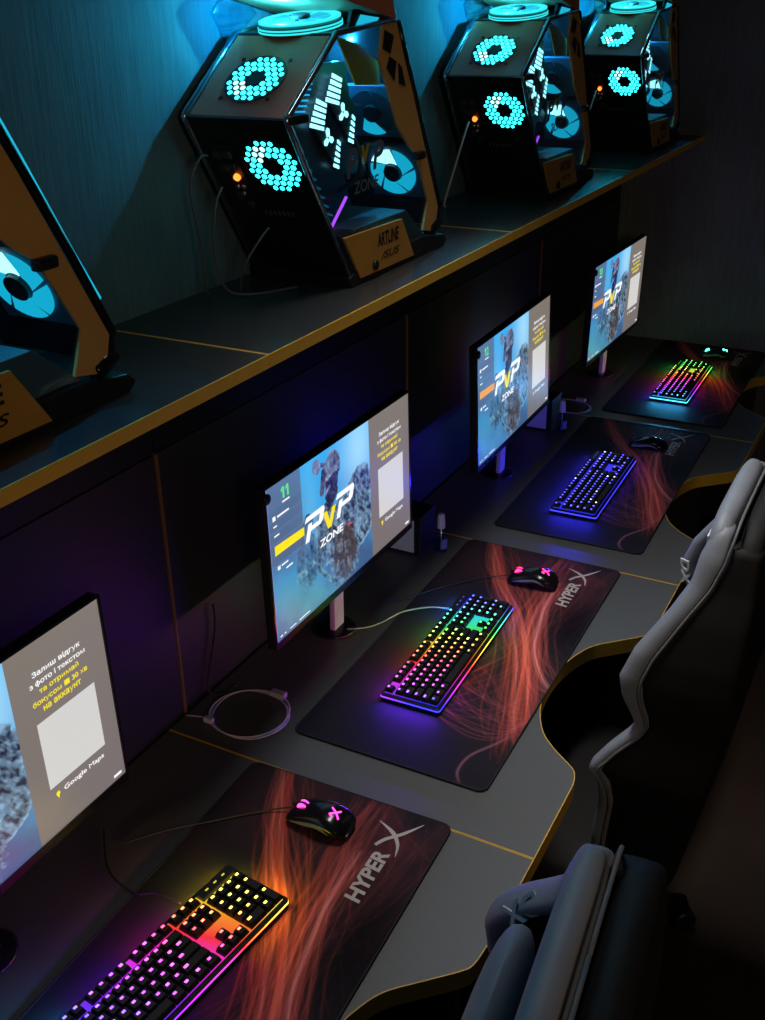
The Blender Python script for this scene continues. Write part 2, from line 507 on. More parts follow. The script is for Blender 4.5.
def pad_art(nx, ny):
    """printed strands: rgb array [ny, nx], u along x, v along y"""
    img = np.zeros((ny, nx, 3)); img[:] = (0.018, 0.017, 0.023)
    u = np.linspace(0, 1, nx)[None, :]; v = np.linspace(0, 1, ny)[:, None]
    n1 = vnoise(nx, ny, 3, 3)
    haze = np.clip((u-0.55)/0.35, 0, 1)*np.clip(1.1-v*0.9, 0, 1)*np.clip((n1-0.35)*3, 0, 1.2)
    img += haze[..., None]*np.array((0.075, 0.012, 0.012))
    haze2 = np.exp(-((u-0.35)/0.2)**2-((v-0.15)/0.25)**2)*np.clip((n1-0.3)*2, 0, 1)
    img += haze2[..., None]*np.array((0.035, 0.012, 0.018))
    def strands(ctrl, n, spread0, spread1, col, w, seed, jit=0.012):
        r = np.random.default_rng(seed); acc = np.zeros((ny+8, nx+8))
        base = np.array(ctrl)
        for k in range(n):
            off = np.linspace(r.normal(0, spread0), r.normal(0, spread1), len(base))
            mid = r.normal(0, (spread0+spread1)*0.35)*np.sin(np.linspace(0, PI, len(base)))
            dirv = np.gradient(base, axis=0); nrm = np.stack([-dirv[:, 1], dirv[:, 0]], 1); nrm /= np.linalg.norm(nrm, axis=1)[:, None]+1e-9
            P = base + nrm*(off+mid)[:, None] + r.normal(0, jit, base.shape)
            C = bez(P)
            seg = np.repeat(np.arange(len(C)-1), 12); tt = np.tile(np.linspace(0, 1, 12, endpoint=False), len(C)-1)
            Q = C[seg]*(1-tt)[:, None]+C[seg+1]*tt[:, None]
            L = np.linalg.norm(np.diff(Q*[nx, ny], axis=0), axis=1); L = np.append(L, L[-1])
            fade = np.sin(np.clip(np.linspace(0.03, 0.97, len(Q)), 0, 1)*PI)**0.5
            x = Q[:, 0]*(nx-1)+4; y = Q[:, 1]*(ny-1)+4
            ok = (x > 0) & (x < nx+6) & (y > 0) & (y < ny+6)
            x, y, wgt = x[ok], y[ok], (L*fade)[ok]*r.uniform(0.3, 1.0)
            xi, yi = x.astype(int), y.astype(int); fx, fy = x-xi, y-yi
            for dx, dy, ww in ((0, 0, (1-fx)*(1-fy)), (1, 0, fx*(1-fy)), (0, 1, (1-fx)*fy), (1, 1, fx*fy)):
                np.add.at(acc, (yi+dy, xi+dx), wgt*ww)
        a = acc[4:-4, 4:-4]
        soft = a.copy()
        for _ in range(5):
            p = np.pad(soft, 1, mode='edge'); soft = (p[:-2, 1:-1]+p[2:, 1:-1]+p[1:-1, :-2]+p[1:-1, 2:]+2*p[1:-1, 1:-1])/6
        lum = np.tanh(a*w) * 0.75 + np.tanh(soft*w*1.3)*0.8
        return lum[..., None]*np.array(col)*2.3
    S = strands
    img += S([(1.03, 0.86), (0.90, 0.74), (0.80, 0.62), (0.655, 0.41), (0.489, 0.225), (0.314, 0.09), (0.18, 0.0)], 34, 0.02, 0.045, (0.20, 0.022, 0.012), 0.5, 11)
    img += S([(0.98, 0.80), (0.81, 0.55), (0.66, 0.37), (0.50, 0.22), (0.33, 0.12), (0.22, 0.05)], 22, 0.05, 0.05, (0.22, 0.04, 0.012), 0.4, 12)
    img += S([(0.864, 0.30), (0.75, 0.285), (0.663, 0.263), (0.536, 0.19), (0.434, 0.075), (0.37, -0.05)], 26, 0.035, 0.03, (0.24, 0.045, 0.04), 0.5, 13)
    img += S([(1.0, 0.36), (0.88, 0.37), (0.78, 0.33), (0.66, 0.31), (0.455, 0.176), (0.249, 0.045), (0.15, -0.03)], 26, 0.05, 0.05, (0.20, 0.028, 0.016), 0.45, 14)
    img += S([(0.93, 0.34), (0.83, 0.42), (0.70, 0.35), (0.60, 0.33), (0.47, 0.2), (0.40, 0.05)], 16, 0.07, 0.05, (0.16, 0.025, 0.02), 0.4, 15)
    img += S([(0.26, 0.0), (0.205, 0.08), (0.205, 0.21), (0.24, 0.42), (0.30, 0.52)], 14, 0.012, 0.06, (0.14, 0.03, 0.045), 0.45, 16, 0.006)
    img += S([(0.30, 0.05), (0.26, 0.18), (0.30, 0.33), (0.40, 0.45)], 12, 0.03, 0.08, (0.10, 0.02, 0.03), 0.4, 17)
    img += S([(0.005, 0.125), (0.035, 0.165), (0.09, 0.155), (0.15, 0.08), (0.19, 0.04)], 2, 0.001, 0.004, (0.13, 0.05, 0.07), 0.9, 18, 0.001)
    img += S([(0.33, 0.50), (0.42, 0.35), (0.52, 0.27), (0.6, 0.3)], 14, 0.06, 0.05, (0.11, 0.022, 0.015), 0.4, 19)
    img += S([(0.99, 0.08), (0.80, 0.06), (0.62, 0.12), (0.5, 0.03)], 14, 0.06, 0.06, (0.10, 0.018, 0.016), 0.35, 20, 0.03)
    img += S([(0.99, 0.5), (0.85, 0.4), (0.75, 0.2), (0.7, 0.0)], 12, 0.15, 0.12, (0.08, 0.014, 0.012), 0.3, 21, 0.04)
    img += S([(0.864, 0.30), (0.75, 0.285), (0.663, 0.263), (0.536, 0.195), (0.434, 0.08), (0.37, -0.05)], 5, 0.012, 0.012, (0.20, 0.085, 0.085), 0.8, 31, 0.004)
    img += S([(1.03, 0.86), (0.90, 0.74), (0.80, 0.63), (0.66, 0.42), (0.50, 0.24), (0.33, 0.10), (0.2, 0.0)], 5, 0.02, 0.03, (0.17, 0.06, 0.05), 0.8, 32, 0.006)
    img *= (1.0 - 0.75*np.exp(-((u-0.68)/0.13)**2-((v-0.08)/0.12)**2))[..., None]*1.0 + 0.0
    return np.clip(img, 0, 1)

def grid_obj(name, nx, ny, fx, mat, img, parent=None):
    """dense sheet; fx maps (u, v) arrays to xyz; img [ny, nx, 3] becomes its printed colours"""
    u, v = np.meshgrid(np.linspace(0, 1, nx), np.linspace(0, 1, ny))
    co = fx(u, v).reshape(-1, 3)
    idx = np.arange(nx*ny).reshape(ny, nx)
    q = np.stack([idx[:-1, :-1], idx[:-1, 1:], idx[1:, 1:], idx[1:, :-1]], -1).reshape(-1, 4)
    me = bpy.data.meshes.new(name)
    me.vertices.add(len(co)); me.vertices.foreach_set('co', co.ravel())
    me.loops.add(q.size); me.loops.foreach_set('vertex_index', q.ravel().astype(np.int32))
    me.polygons.add(len(q)); me.polygons.foreach_set('loop_start', (np.arange(len(q))*4).astype(np.int32))
    me.update(calc_edges=True)
    a = me.color_attributes.new('print', 'FLOAT_COLOR', 'POINT')
    rgba = np.ones((nx*ny, 4), np.float32); rgba[:, :3] = img.reshape(-1, 3)
    a.data.foreach_set('color', rgba.ravel())
    me.materials.append(mat)
    o = bpy.data.objects.new(name, me); COL.objects.link(o)
    if parent is not None: o.parent = parent
    return o

M['pad_print'] = attr_mat('pad_print', 0, 0.75, 0.25)
M['pad_edge'] = pmat('pad_edge', (0.008, 0.008, 0.010), 0.7, bump=0.4, bscale=900)
def pad_map(u, v):
    x = u*PL; y = v*PD; r = 0.018
    cx = np.clip(x, r, PL-r); cy = np.clip(y, r, PD-r)
    dx, dy = x-cx, y-cy; d = np.hypot(dx, dy)
    m = np.maximum(np.abs(dx), np.abs(dy))
    s = np.where(d > 1e-9, m/np.maximum(d, 1e-9), 1.0)
    return np.stack([cx+dx*s, cy+dy*s, np.full_like(x, 0.0045)], -1)
def rr_outline(w, h, r, n=6):
    out = []
    for cx, cy, a0 in ((w-r, r, -90), (w-r, h-r, 0), (r, h-r, 90), (r, r, 180)):
        for k in range(n+1):
            a = math.radians(a0+90*k/n); out.append((cx+r*math.cos(a), cy+r*math.sin(a)))
    return out
pad_proto = empty('mouse_pad', (0, 0, 0))
o = MB().prism([(x, y, 0.0002) for x, y in rr_outline(PL, PD, 0.018)], (0, 0, 0.0040)).build('base', M['pad_edge'], pad_proto)
b = MB(); ol = rr_outline(PL, PD, 0.018)
b.tube([(x, y, 0.0034) for x, y in ol], 0.0019, 6, closed=True); b.build('stitched_edge', M['pad_edge'], pad_proto)
grid_obj('printed_top', 560, 254, pad_map, M['pad_print'], pad_art(560, 254), pad_proto)
# logo: slanted HYPER and a swooshing X
LZ = 0.0052
text_obj('lettering', 'HYPER', 0.118, 0.029, M['white_print'], pad_proto, Matrix.Translation((0.738, 0.0835, LZ)), bold=0.035, shear=0.12)
b = MB()
def ribbon(b, pts, ws, z):
    P = smoothpath([(x, y, z) for x, y in pts], 8); n = len(P)
    Ws = np.interp(np.linspace(0, 1, n), np.linspace(0, 1, len(ws)), ws)
    prev = None
    for i, p in enumerate(P):
        t = (P[min(i+1, n-1)]-P[max(i-1, 0)]).normalized(); nn = Vector((-t.y, t.x, 0))*Ws[i]*0.5
        cur = (b._v(p+nn), b._v(p-nn))
        if prev: b.bm.faces.new([prev[0], prev[1], cur[1], cur[0]])
        prev = cur
ribbon(b, [(0.795, 0.060), (0.822, 0.068), (0.845, 0.088), (0.862, 0.122)], [0.001, 0.006, 0.008, 0.001], LZ)
ribbon(b, [(0.806, 0.103), (0.825, 0.093), (0.850, 0.070), (0.885, 0.046)], [0.006, 0.007, 0.007, 0.001], LZ+0.0001)
b.build('logo_cross', M['white_print'], pad_proto)
PADS = [(-0.982, -0.0455, 0.0272, 'dark red-veined mouse pad under the nearest rainbow keyboard'),
        (0.0274, -0.0365, 0.0093, 'dark red-veined mouse pad under the rainbow keyboard of the monitor numbered 11'),
        (1.0429, -0.0489, 0.0180, 'dark red-veined mouse pad under the all-blue keyboard'),
        (2.0267, -0.0494, 0.0059, 'dark red-veined mouse pad under the farthest keyboard by the end wall')]
for k, (x, y, r, lab) in enumerate(PADS):
    o = pad_proto if k == 0 else copy_tree(pad_proto)
    o.location = (x, y, D); o.rotation_euler = (0, 0, r)
    tag(o, lab, 'mouse pad', 'printed mouse pads on the desks')

# ================================================================== KEYBOARDS
KU = 0.01905
def key_list():
    ks = []
    def row(y, items):
        for kind, x, w, h in items: ks.append((kind, x, y, w, h))
    k = 'keycap'
    row(0, [(k, 0, 1, 1)] + [(k, 2+i+(0.5*(i//4)), 1, 1) for i in range(12)] + [(k, 15.25+i, 1, 1) for i in range(3)])
    row(1.25, [(k, i, 1, 1) for i in range(13)] + [(k, 13, 2, 1)] + [(k, 15.25+i, 1, 1) for i in range(3)] + [(k, 18.5+i, 1, 1) for i in range(4)])
    row(2.25, [(k, 0, 1.5, 1)] + [(k, 1.5+i, 1, 1) for i in range(12)] + [(k, 13.5, 1.5, 1)] + [(k, 15.25+i, 1, 1) for i in range(3)] + [(k, 18.5+i, 1, 1) for i in range(3)] + [(k, 21.5, 1, 2)])
    row(3.25, [(k, 0, 1.75, 1)] + [(k, 1.75+i, 1, 1) for i in range(11)] + [('enter_key', 12.75, 2.25, 1)] + [(k, 18.5+i, 1, 1) for i in range(3)])
    row(4.25, [('shift_key', 0, 2.25, 1)] + [(k, 2.25+i, 1, 1) for i in range(10)] + [('shift_key', 12.25, 2.75, 1), (k, 16.25, 1, 1)] + [(k, 18.5+i, 1, 1) for i in range(3)] + [('enter_key', 21.5, 1, 2)])
    row(5.25, [(k, 1.25*i, 1.25, 1) for i in range(3)] + [('space_bar', 3.75, 6.25, 1)] + [(k, 10+1.25*i, 1.25, 1) for i in range(4)] + [(k, 15.25+i, 1, 1) for i in range(3)] + [(k, 18.5, 2, 1), (k, 20.5, 1, 1)])
    return ks
M['keycap'] = pmat('keycap_black', (0.013, 0.013, 0.015), 0.42)
def legend_mat():
    m = bpy.data.materials.new('key_legend'); m.use_nodes = True
    nt = m.node_tree; b = nt.nodes['Principled BSDF']
    oi = nt.nodes.new('ShaderNodeObjectInfo')
    nt.links.new(oi.outputs['Color'], b.inputs['Emission Color']); b.inputs['Emission Strength'].default_value = 5.0
    b.inputs['Base Color'].default_value = (0.1, 0.1, 0.1, 1)
    return m
M['legend'] = legend_mat()
_kc = {}
def key_mesh(w, h):
    if (w, h) in _kc: return _kc[(w, h)]
    bm = bmesh.new()
    bw, bh = w*KU-0.0014, h*KU-0.0014; tw, th = w*KU-0.0062, h*KU-0.0058
    def ring(a, c, z, dy=0): return [bm.verts.new((sx*a/2, sy*c/2+dy, z)) for sx, sy in ((-1, -1), (1, -1), (1, 1), (-1, 1))]
    r0 = ring(bw, bh, 0); r1 = ring(bw, bh, 0.0022); r2_ = ring(tw, th, 0.0092, 0.0005)
    for a, c in ((r0, r1), (r1, r2_)):
        for i in range(4): bm.faces.new([a[i], a[(i+1) % 4], c[(i+1) % 4], c[i]])
    bm.faces.new(r0[::-1]); bm.faces.new(r2_)
    # shine-through legend on the rear half of the top
    lw = 0.0058 if w < 1.5 else 0.0080; lh = 0.0040; cy = th/2-0.0040+0.0005
    cx = 0 if w < 1.2 else -tw/2+0.0065
    if w < 5:
        f = bm.faces.new([bm.verts.new((cx+sx*lw/2, cy+sy*lh/2, 0.00945)) for sx, sy in ((-1, -1), (1, -1), (1, 1), (-1, 1))]); f.material_index = 1
    bmesh.ops.recalc_face_normals(bm, faces=[f for f in bm.faces if f.material_index == 0])
    me = bpy.data.meshes.new('keycap'); bm.to_mesh(me); bm.free()
    me.materials.append(M['keycap']); me.materials.append(M['legend'])
    _kc[(w, h)] = me
    return me
def ramp_mat(name, stops, strength, L, diag=0.0):
    m, nt, b = new_mat(name)
    b.inputs['Base Color'].default_value = (0.03, 0.03, 0.03, 1); b.inputs['Roughness'].default_value = 0.35
    tc = nt.nodes.new('ShaderNodeTexCoord'); sp = nt.nodes.new('ShaderNodeSeparateXYZ')
    nt.links.new(tc.outputs['Object'], sp.inputs[0])
    ma = nt.nodes.new('ShaderNodeMath'); ma.operation = 'MULTIPLY'; ma.inputs[1].default_value = diag
    nt.links.new(sp.outputs['Y'], ma.inputs[0])
    ad = nt.nodes.new('ShaderNodeMath'); ad.operation = 'ADD'
    nt.links.new(sp.outputs['X'], ad.inputs[0]); nt.links.new(ma.outputs[0], ad.inputs[1])
    mr = nt.nodes.new('ShaderNodeMapRange'); mr.inputs['From Min'].default_value = -L/2; mr.inputs['From Max'].default_value = L/2
    nt.links.new(ad.outputs[0], mr.inputs['Value'])
    cr = nt.nodes.new('ShaderNodeValToRGB'); el = cr.color_ramp.elements
    while len(el) < len(stops): el.new(0.5)
    for e, (p, c) in zip(el, stops): e.position = p; e.color = (*c, 1)
    nt.links.new(mr.outputs[0], cr.inputs[0]); nt.links.new(cr.outputs[0], b.inputs['Emission Color'])
    b.inputs['Emission Strength'].default_value = strength
    return m
def ramp_eval(stops, t):
    p = [s[0] for s in stops]
    return tuple(float(np.interp(t, p, [s[1][k] for s in stops])) for k in range(3))
BL = (0.03, 0.03, 1.0); VI = (0.35, 0.02, 1.0); MG = (0.95, 0.03, 0.75); RD = (1.0, 0.03, 0.04); OR = (1.0, 0.28, 0.02)
YE = (0.9, 0.75, 0.05); GR = (0.05, 0.9, 0.10); TE = (0.02, 0.75, 0.75); CY = (0.05, 0.65, 1.0); DB = (0.08, 0.12, 1.0)
KB = [((-0.5715, 0.228, -0.115), [(0.0, TE), (0.10, CY), (0.24, BL), (0.42, VI), (0.58, MG), (0.70, RD), (0.80, OR), (0.88, YE), (1.0, YE)], 'rainbow-lit full-size keyboard with a yellow number pad, nearest of all'),
      ((0.409, 0.203, 0.028), [(0.0, BL), (0.08, VI), (0.18, MG), (0.33, RD), (0.44, OR), (0.55, YE), (0.66, GR), (0.80, TE), (0.90, DB), (1.0, BL)], 'rainbow-lit full-size keyboard in front of the monitor numbered 11'),
      ((1.386, 0.182, 0.022), [(0.0, BL), (0.5, (0.04, 0.03, 1.0)), (1.0, (0.06, 0.05, 1.0))], 'full-size keyboard lit entirely in blue'),
      ((2.402, 0.168, 0.012), [(0.0, CY), (0.10, DB), (0.22, VI), (0.36, MG), (0.50, RD), (0.62, OR), (0.74, YE), (0.84, GR), (1.0, GR)], 'small far rainbow-lit keyboard by the end wall')]
KLEN, KDEP = 0.4425, 0.1325
def ring_strip(b, w, h, z0, z1, r=0.006):
    ol = rr_outline(w, h, r, 3)
    ol = [(x-w/2, y-h/2) for x, y in ol]
    n = len(ol)
    for i in range(n):
        (x0, y0), (x1, y1) = ol[i], ol[(i+1) % n]
        b.face([(x0, y0, z0), (x1, y1, z0), (x1, y1, z1), (x0, y0, z1)])
for k, ((x, y, r), stops, lab) in enumerate(KB):
    kb = tag(empty('keyboard', (x, y, D+0.0053), r), lab, 'keyboard', 'lit gaming keyboards on the mouse pads')
    ol = [(a-KLEN/2, c-KDEP/2) for a, c in rr_outline(KLEN, KDEP, 0.006, 3)]
    MB().prism([(a, c, 0.0) for a, c in ol], (0, 0, 0.0165)).build('body', M['black_metal'], kb, bevel=0.0015)
    mp = ramp_mat('backlight_%d' % k, stops, 0.9, KLEN, 0.35)
    w2, h2 = KLEN-0.016, KDEP-0.015
    MB().box((0, 0, 0.0172), (w2, h2, 0.0010)).build('backlight_plate', mp, kb)
    lx0, lx1 = (18.5-11.25)*KU, (22.5-11.25)*KU
    cov = MB().box(((lx0+lx1)/2, (3.125-0.5)*KU, 0.0215), (lx1-lx0-0.002, KU-0.001, 0.008)).build('indicator_cover', M['keycap'], kb, bevel=0.001)
    for q in range(3):
        MB().box((lx0+0.018+q*0.019, (3.125-0.5)*KU, 0.0257), (0.006, 0.0025, 0.0008)).build('indicator_light', mp, kb)
    b = MB(); ring_strip(b, KLEN+0.0006, KDEP+0.0006, 0.0095, 0.0130)
    b.build('edge_glow', ramp_mat('edge_glow_%d' % k, stops, 3.5, KLEN, 0.35), kb)
    def strip(nm, px, py, nx_, ny_, length, e, tcol):  # added area light that throws the coloured spill beside the keyboard
        l = bpy.data.lights.new(nm, 'AREA'); l.shape = 'RECTANGLE'; l.size = length; l.size_y = 0.003; l.energy = e; l.specular_factor = 0.1
        l.color = tuple(max(0.0, c) for c in tcol)
        o = bpy.data.objects.new(nm, l); COL.objects.link(o); o.parent = kb; o.location = (px, py, 0.0155)
        o.rotation_euler = Vector((nx_, ny_, -0.12)).to_track_quat('-Z', 'Y').to_euler()
    for q in range(4):
        strip('rear_spill_light', (-0.375+0.25*q)*KLEN, KDEP/2+0.003, 0, 1, KLEN*0.24, 0.09 if k != 2 else 0.15, ramp_eval(stops, (q+0.5)/4))
        strip('front_spill_light', (-0.375+0.25*q)*KLEN, -KDEP/2-0.003, 0, -1, KLEN*0.24, 0.016, ramp_eval(stops, (q+0.5)/4))
    strip('end_spill_light', -KLEN/2-0.003, 0.0, -1, 0, KDEP*0.9, 0.30, ramp_eval(stops, 0.03))
    strip('end_spill_light', KLEN/2+0.003, 0.0, 1, 0, KDEP*0.9, 0.05 if k < 3 else 0.02, ramp_eval(stops, 0.97))
    rr = random.Random(5+k)
    for kind, kx, ky, w, h in key_list():
        o = bpy.data.objects.new(kind, key_mesh(w, h)); COL.objects.link(o); o.parent = kb
        lx = (kx + w/2 - 11.25)*KU; ly = (3.125 - ky - h/2)*KU
        o.location = (lx, ly, 0.0195)
        tcol = ramp_eval(stops, min(1, max(0, (lx+0.35*ly)/KLEN+0.5)))
        j = rr.uniform(0.7, 1.25)
        wh = 0.05 if k != 2 else (0.05 if rr.random() < 0.9 else 0.5)
        o.color = tuple((c*(1-wh)+wh*0.9)*j for c in tcol) + (1,)

# ================================================================== MICE
def mouse(name, x, y, rz, led, lab, body='black_gloss'):
    t = tag(empty(name, (x, y, D+0.0053), rz), lab, 'mouse', 'gaming mice on the mouse pads')
    # length along local y (front +y); rings across
    st = [(-0.060, 0.012, 0.006, 0.010), (-0.056, 0.026, 0.020, 0.008), (-0.046, 0.0325, 0.031, 0.004), (-0.030, 0.0340, 0.0385, 0.0025), (-0.010, 0.0320, 0.0405, 0.002),
          (0.012, 0.0295, 0.037, 0.002), (0.034, 0.0305, 0.030, 0.002), (0.052, 0.0300, 0.021, 0.0025), (0.060, 0.024, 0.013, 0.004), (0.0625, 0.012, 0.010, 0.006)]
    rings = []
    for yy, w, h, z0 in st:
        ring = []
        for q in range(20):
            a = 2*PI*q/20
            cx, cz = math.cos(a), math.sin(a)
            ex = 0.72 if cz < 0 else 0.9
            xx = w*math.copysign(abs(cx)**ex, cx); hh = (h-z0)/2
            zz = z0+hh + hh*math.copysign(abs(cz)**(0.6 if cz < 0 else 0.85), cz)
            ring.append((xx, yy, zz))
        rings.append(ring)
    MB().loft(rings).build('shell', M[body], t)
    # button gap and wheel
    MB().box((0, 0.041, 0.0275), (0.0012, 0.038, 0.006), Euler((math.radians(-19), 0, 0)).to_matrix()).build('button_gap', M['black'], t)
    mt = Euler((0, PI/2, 0)).to_matrix()
    MB().lathe([(0.0105, -0.004), (0.012, -0.003), (0.012, 0.003), (0.0105, 0.004)], (0, 0.036, 0.0225), 16, mt).build('scroll_wheel', M['black'], t)
    for sx in (-1, 1):
        if led:
            MB().lathe([(0.0085, -0.0012), (0.0102, -0.0008), (0.0102, 0.0008), (0.0085, 0.0012)], (sx*0.0052, 0.036, 0.0250), 16, mt).build('wheel_light', led, t)
    # side grips
    for sx in (-1, 1):
        p = smoothpath([(sx*0.0295, 0.047, 0.012), (sx*0.0300, 0.02, 0.017), (sx*0.0325, -0.01, 0.024), (sx*0.0325, -0.034, 0.016)], 5)
        MB().tube(p, [0.001+0.0028*math.sin(PI*i/(len(p)-1)) for i in range(len(p))], 6).build('side_grip', M['grip'], t)
    # palm emblem
    em = led or M['black']
    b = MB()
    def seg(pts):
        P = smoothpath(pts, 5); b.tube(P, 0.00135, 5)
    seg([(-0.0085, -0.040, 0.0352), (0.0, -0.031, 0.0387), (0.0075, -0.019, 0.0402)])
    seg([(-0.0075, -0.022, 0.0400), (0.0, -0.030, 0.0390), (0.009, -0.036, 0.0365)])
    seg([(-0.0075, -0.022, 0.0400), (-0.011, -0.028, 0.0385)])
    b.build('emblem_light' if led else 'emblem', em, t)
    return t
M['grip'] = pmat('grey_grip', (0.16, 0.17, 0.16), 0.45)
PINK = emat('pink_led', (1.0, 0.03, 0.42), 6.0)
RPINK = emat('red_pink_led', (1.0, 0.02, 0.16), 6.0)
TEAL = emat('teal_led', (0.10, 0.95, 0.70), 4.0)
mouse('computer_mouse', -0.178, 0.186, -0.02, PINK, 'black mouse with magenta lights on the nearest pad')
mouse('computer_mouse', 0.778, 0.148, 0.10, RPINK, 'black mouse with red-pink lights beside the rainbow keyboard of monitor 11')
mouse('computer_mouse', 1.742, 0.118, 0.05, None, 'unlit black mouse beside the all-blue keyboard')
mouse('computer_mouse', 2.768, 0.118, 0.0, TEAL, 'far black mouse with teal lights by the end wall')

# ================================================================== MONITORS
MW, MH = 0.597, 0.336
def screen_art(nx, ny):
    u = np.linspace(0, 1, nx)[None, :]*np.ones((ny, 1)); v = np.linspace(0, 1, ny)[:, None]*np.ones((1, nx))
    n1 = vnoise(nx, ny, 3, 21); n2 = vnoise(nx, ny, 14, 22); n3 = vnoise(nx, ny, 30, 23)
    A = 16/9
    def lin(c): return np.array(hex2lin(c))
    def lerp(a, b, t): return a[None, None]*(1-t[..., None]) + b[None, None]*t[..., None]
    t = np.clip(v*0.85+0.5*(n1-0.5)*1.4+0.05, 0, 1)
    img = lerp(lin((58, 88, 128)), lin((50, 165, 232)), t)
    glow = np.exp(-((u-0.60)/0.12)**2-((v-0.86)/0.30)**2)
    img = img*(1-0.75*glow[..., None]) + lin((170, 220, 245))*0.75*glow[..., None]
    glow = np.exp(-((u-0.25)/0.06)**2-((v-0.7)/0.3)**2)*0.35
    img = img*(1-glow[..., None]) + lin((120, 200, 235))*glow[..., None]
    smoke = np.clip((n1-0.48)*3, 0, 1)*np.clip(1-v*1.6, 0, 1)
    img = img*(1-0.6*smoke[..., None]) + lin((90, 150, 170))*0.6*smoke[..., None]
    def ell(cu, cv, ru, rv, ang=0.0):
        x = (u-cu)*A; y = v-cv; c, s = math.cos(ang), math.sin(ang)
        X = x*c+y*s; Y = -x*s+y*c
        return 1 - np.sqrt((X/(ru*A))**2+(Y/rv)**2)
    def cap(a, b, r0, r1):
        ax, ay = a[0]*A, a[1]; bx, by = b[0]*A, b[1]
        px, py = u*A-ax, v-ay; dx, dy = bx-ax, by-ay
        h = np.clip((px*dx+py*dy)/(dx*dx+dy*dy), 0, 1)
        return 1-np.hypot(px-dx*h, py-dy*h)/(r0+(r1-r0)*h)
    r1 = 1-np.abs(2*vnoise(nx, ny, 9, 31)-1)*5; r3 = 1-np.abs(2*vnoise(nx, ny, 18, 32)-1)*4
    ridge = np.clip(np.maximum(r1, r3*0.9), 0, 1)**1.3
    folds = sum(np.roll(np.roll(ridge, q, 0), -(q*2)//3, 1) for q in range(-5, 6))/11
    folds = np.clip((folds-0.22)*2.4, 0, 1)
    fine = np.clip(1-np.abs(2*vnoise(nx, ny, 30, 33)-1)*5, 0, 1)**1.5
    fine = sum(np.roll(np.roll(fine, q, 0), -q, 1) for q in range(-2, 3))/5*1.5
    def paint(mask_sd, base, lite, k=1.0, edge=0.05):
        nonlocal img
        m = np.clip((mask_sd+(n3-0.5)*0.30+(n2-0.5)*0.25)/edge, 0, 1)[..., None]
        rim = np.exp(-np.clip(mask_sd, 0, 9)*9)*np.clip(n2*1.6-0.2, 0, 1)
        f = np.clip(folds*0.40+fine*0.45+rim*0.8+(n2-0.55)*0.3, 0, 1)*k
        c = lerp(lin(base), lin(lite), f)
        img = img*(1-m)+c*m
    # second figure, smaller, on the left
    paint(np.maximum(ell(0.235, 0.60, 0.035, 0.075), ell(0.22, 0.36, 0.075, 0.20)), (30, 48, 82), (90, 140, 185), 0.9)
    paint(cap((0.16, 0.30), (0.30, 0.34), 0.03, 0.02), (25, 38, 66), (120, 170, 200))
    # main figure: torso, shoulders, arms
    paint(np.maximum.reduce([ell(0.47, 0.30, 0.13, 0.34), ell(0.60, 0.55, 0.11, 0.19, -0.5), ell(0.36, 0.52, 0.08, 0.15, 0.4)]), (26, 32, 52), (140, 180, 215), 0.8)
    paint(cap((0.62, 0.55), (0.64, 0.30), 0.10, 0.075), (28, 36, 58), (150, 190, 220), 0.85)
    paint(cap((0.64, 0.28), (0.47, 0.14), 0.07, 0.055), (30, 40, 64), (150, 190, 220), 0.85)
    paint(cap((0.33, 0.50), (0.30, 0.26), 0.07, 0.05), (36, 50, 74), (120, 160, 190), 0.8)
    paint(ell(0.47, 0.22, 0.085, 0.20), (52, 47, 50), (110, 105, 105), 0.5)
    # pouches and straps
    for cu, cv in ((0.43, 0.27), (0.49, 0.25), (0.44, 0.12), (0.51, 0.11)):
        paint(np.minimum(1-np.abs(u-cu)/0.022, 1-np.abs(v-cv)/0.05)*0.4, (40, 38, 44), (140, 150, 165), 0.6)
    paint(cap((0.40, 0.10), (0.47, 0.42), 0.012, 0.010), (18, 24, 40), (160, 190, 215), 0.7)
    paint(cap((0.30, 0.22), (0.40, 0.05), 0.02, 0.02), (28, 36, 56), (130, 180, 210), 0.8)
    # neck, masked head, helmet, raised goggles
    paint(ell(0.395, 0.70, 0.045, 0.09), (26, 30, 56), (80, 90, 130), 0.5)
    paint(ell(0.40, 0.79, 0.050, 0.115), (28, 32, 64), (96, 104, 150), 0.5)
    paint(np.minimum(ell(0.41, 0.86, 0.058, 0.105)*1.2, (v-0.80)*6), (40, 46, 82), (150, 170, 205), 0.75)
    paint(cap((0.352, 0.86), (0.335, 0.74), 0.03, 0.028), (32, 34, 62), (120, 130, 165), 0.7)
    paint(cap((0.365, 0.90), (0.325, 0.93), 0.016, 0.014), (42, 48, 84), (130, 150, 190), 0.7)
    paint(ell(0.307, 0.925, 0.028, 0.055, 0.3), (44, 50, 92), (150, 175, 215), 0.8)
    paint(cap((0.36, 0.715), (0.385, 0.745), 0.012, 0.010), (90, 90, 125), (190, 195, 220), 0.7)
    paint(cap((0.43, 0.80), (0.452, 0.81), 0.010, 0.008), (24, 22, 40), (150, 160, 190), 0.3)
    # red detail on the vest
    r = np.clip(cap((0.50, 0.39), (0.53, 0.38), 0.008, 0.006)*4, 0, 1)[..., None]
    img = img*(1-r)+lin((210, 70, 70))*r
    # lower left turquoise haze, pink corner
    h = np.exp(-((u-0.12)/0.16)**2-((v-0.12)/0.2)**2)*np.clip(n1*1.6-0.3, 0, 1)
    img = img*(1-0.5*h[..., None])+lin((70, 150, 165))*0.5*h[..., None]
    # side bars
    sb = ((u < 0.205) & (v > 0.50)).astype(float)*0.80
    sb = np.where((u < 0.205) & (v <= 0.50), np.clip((v-0.36)/0.14, 0, 1)*0.55, sb)
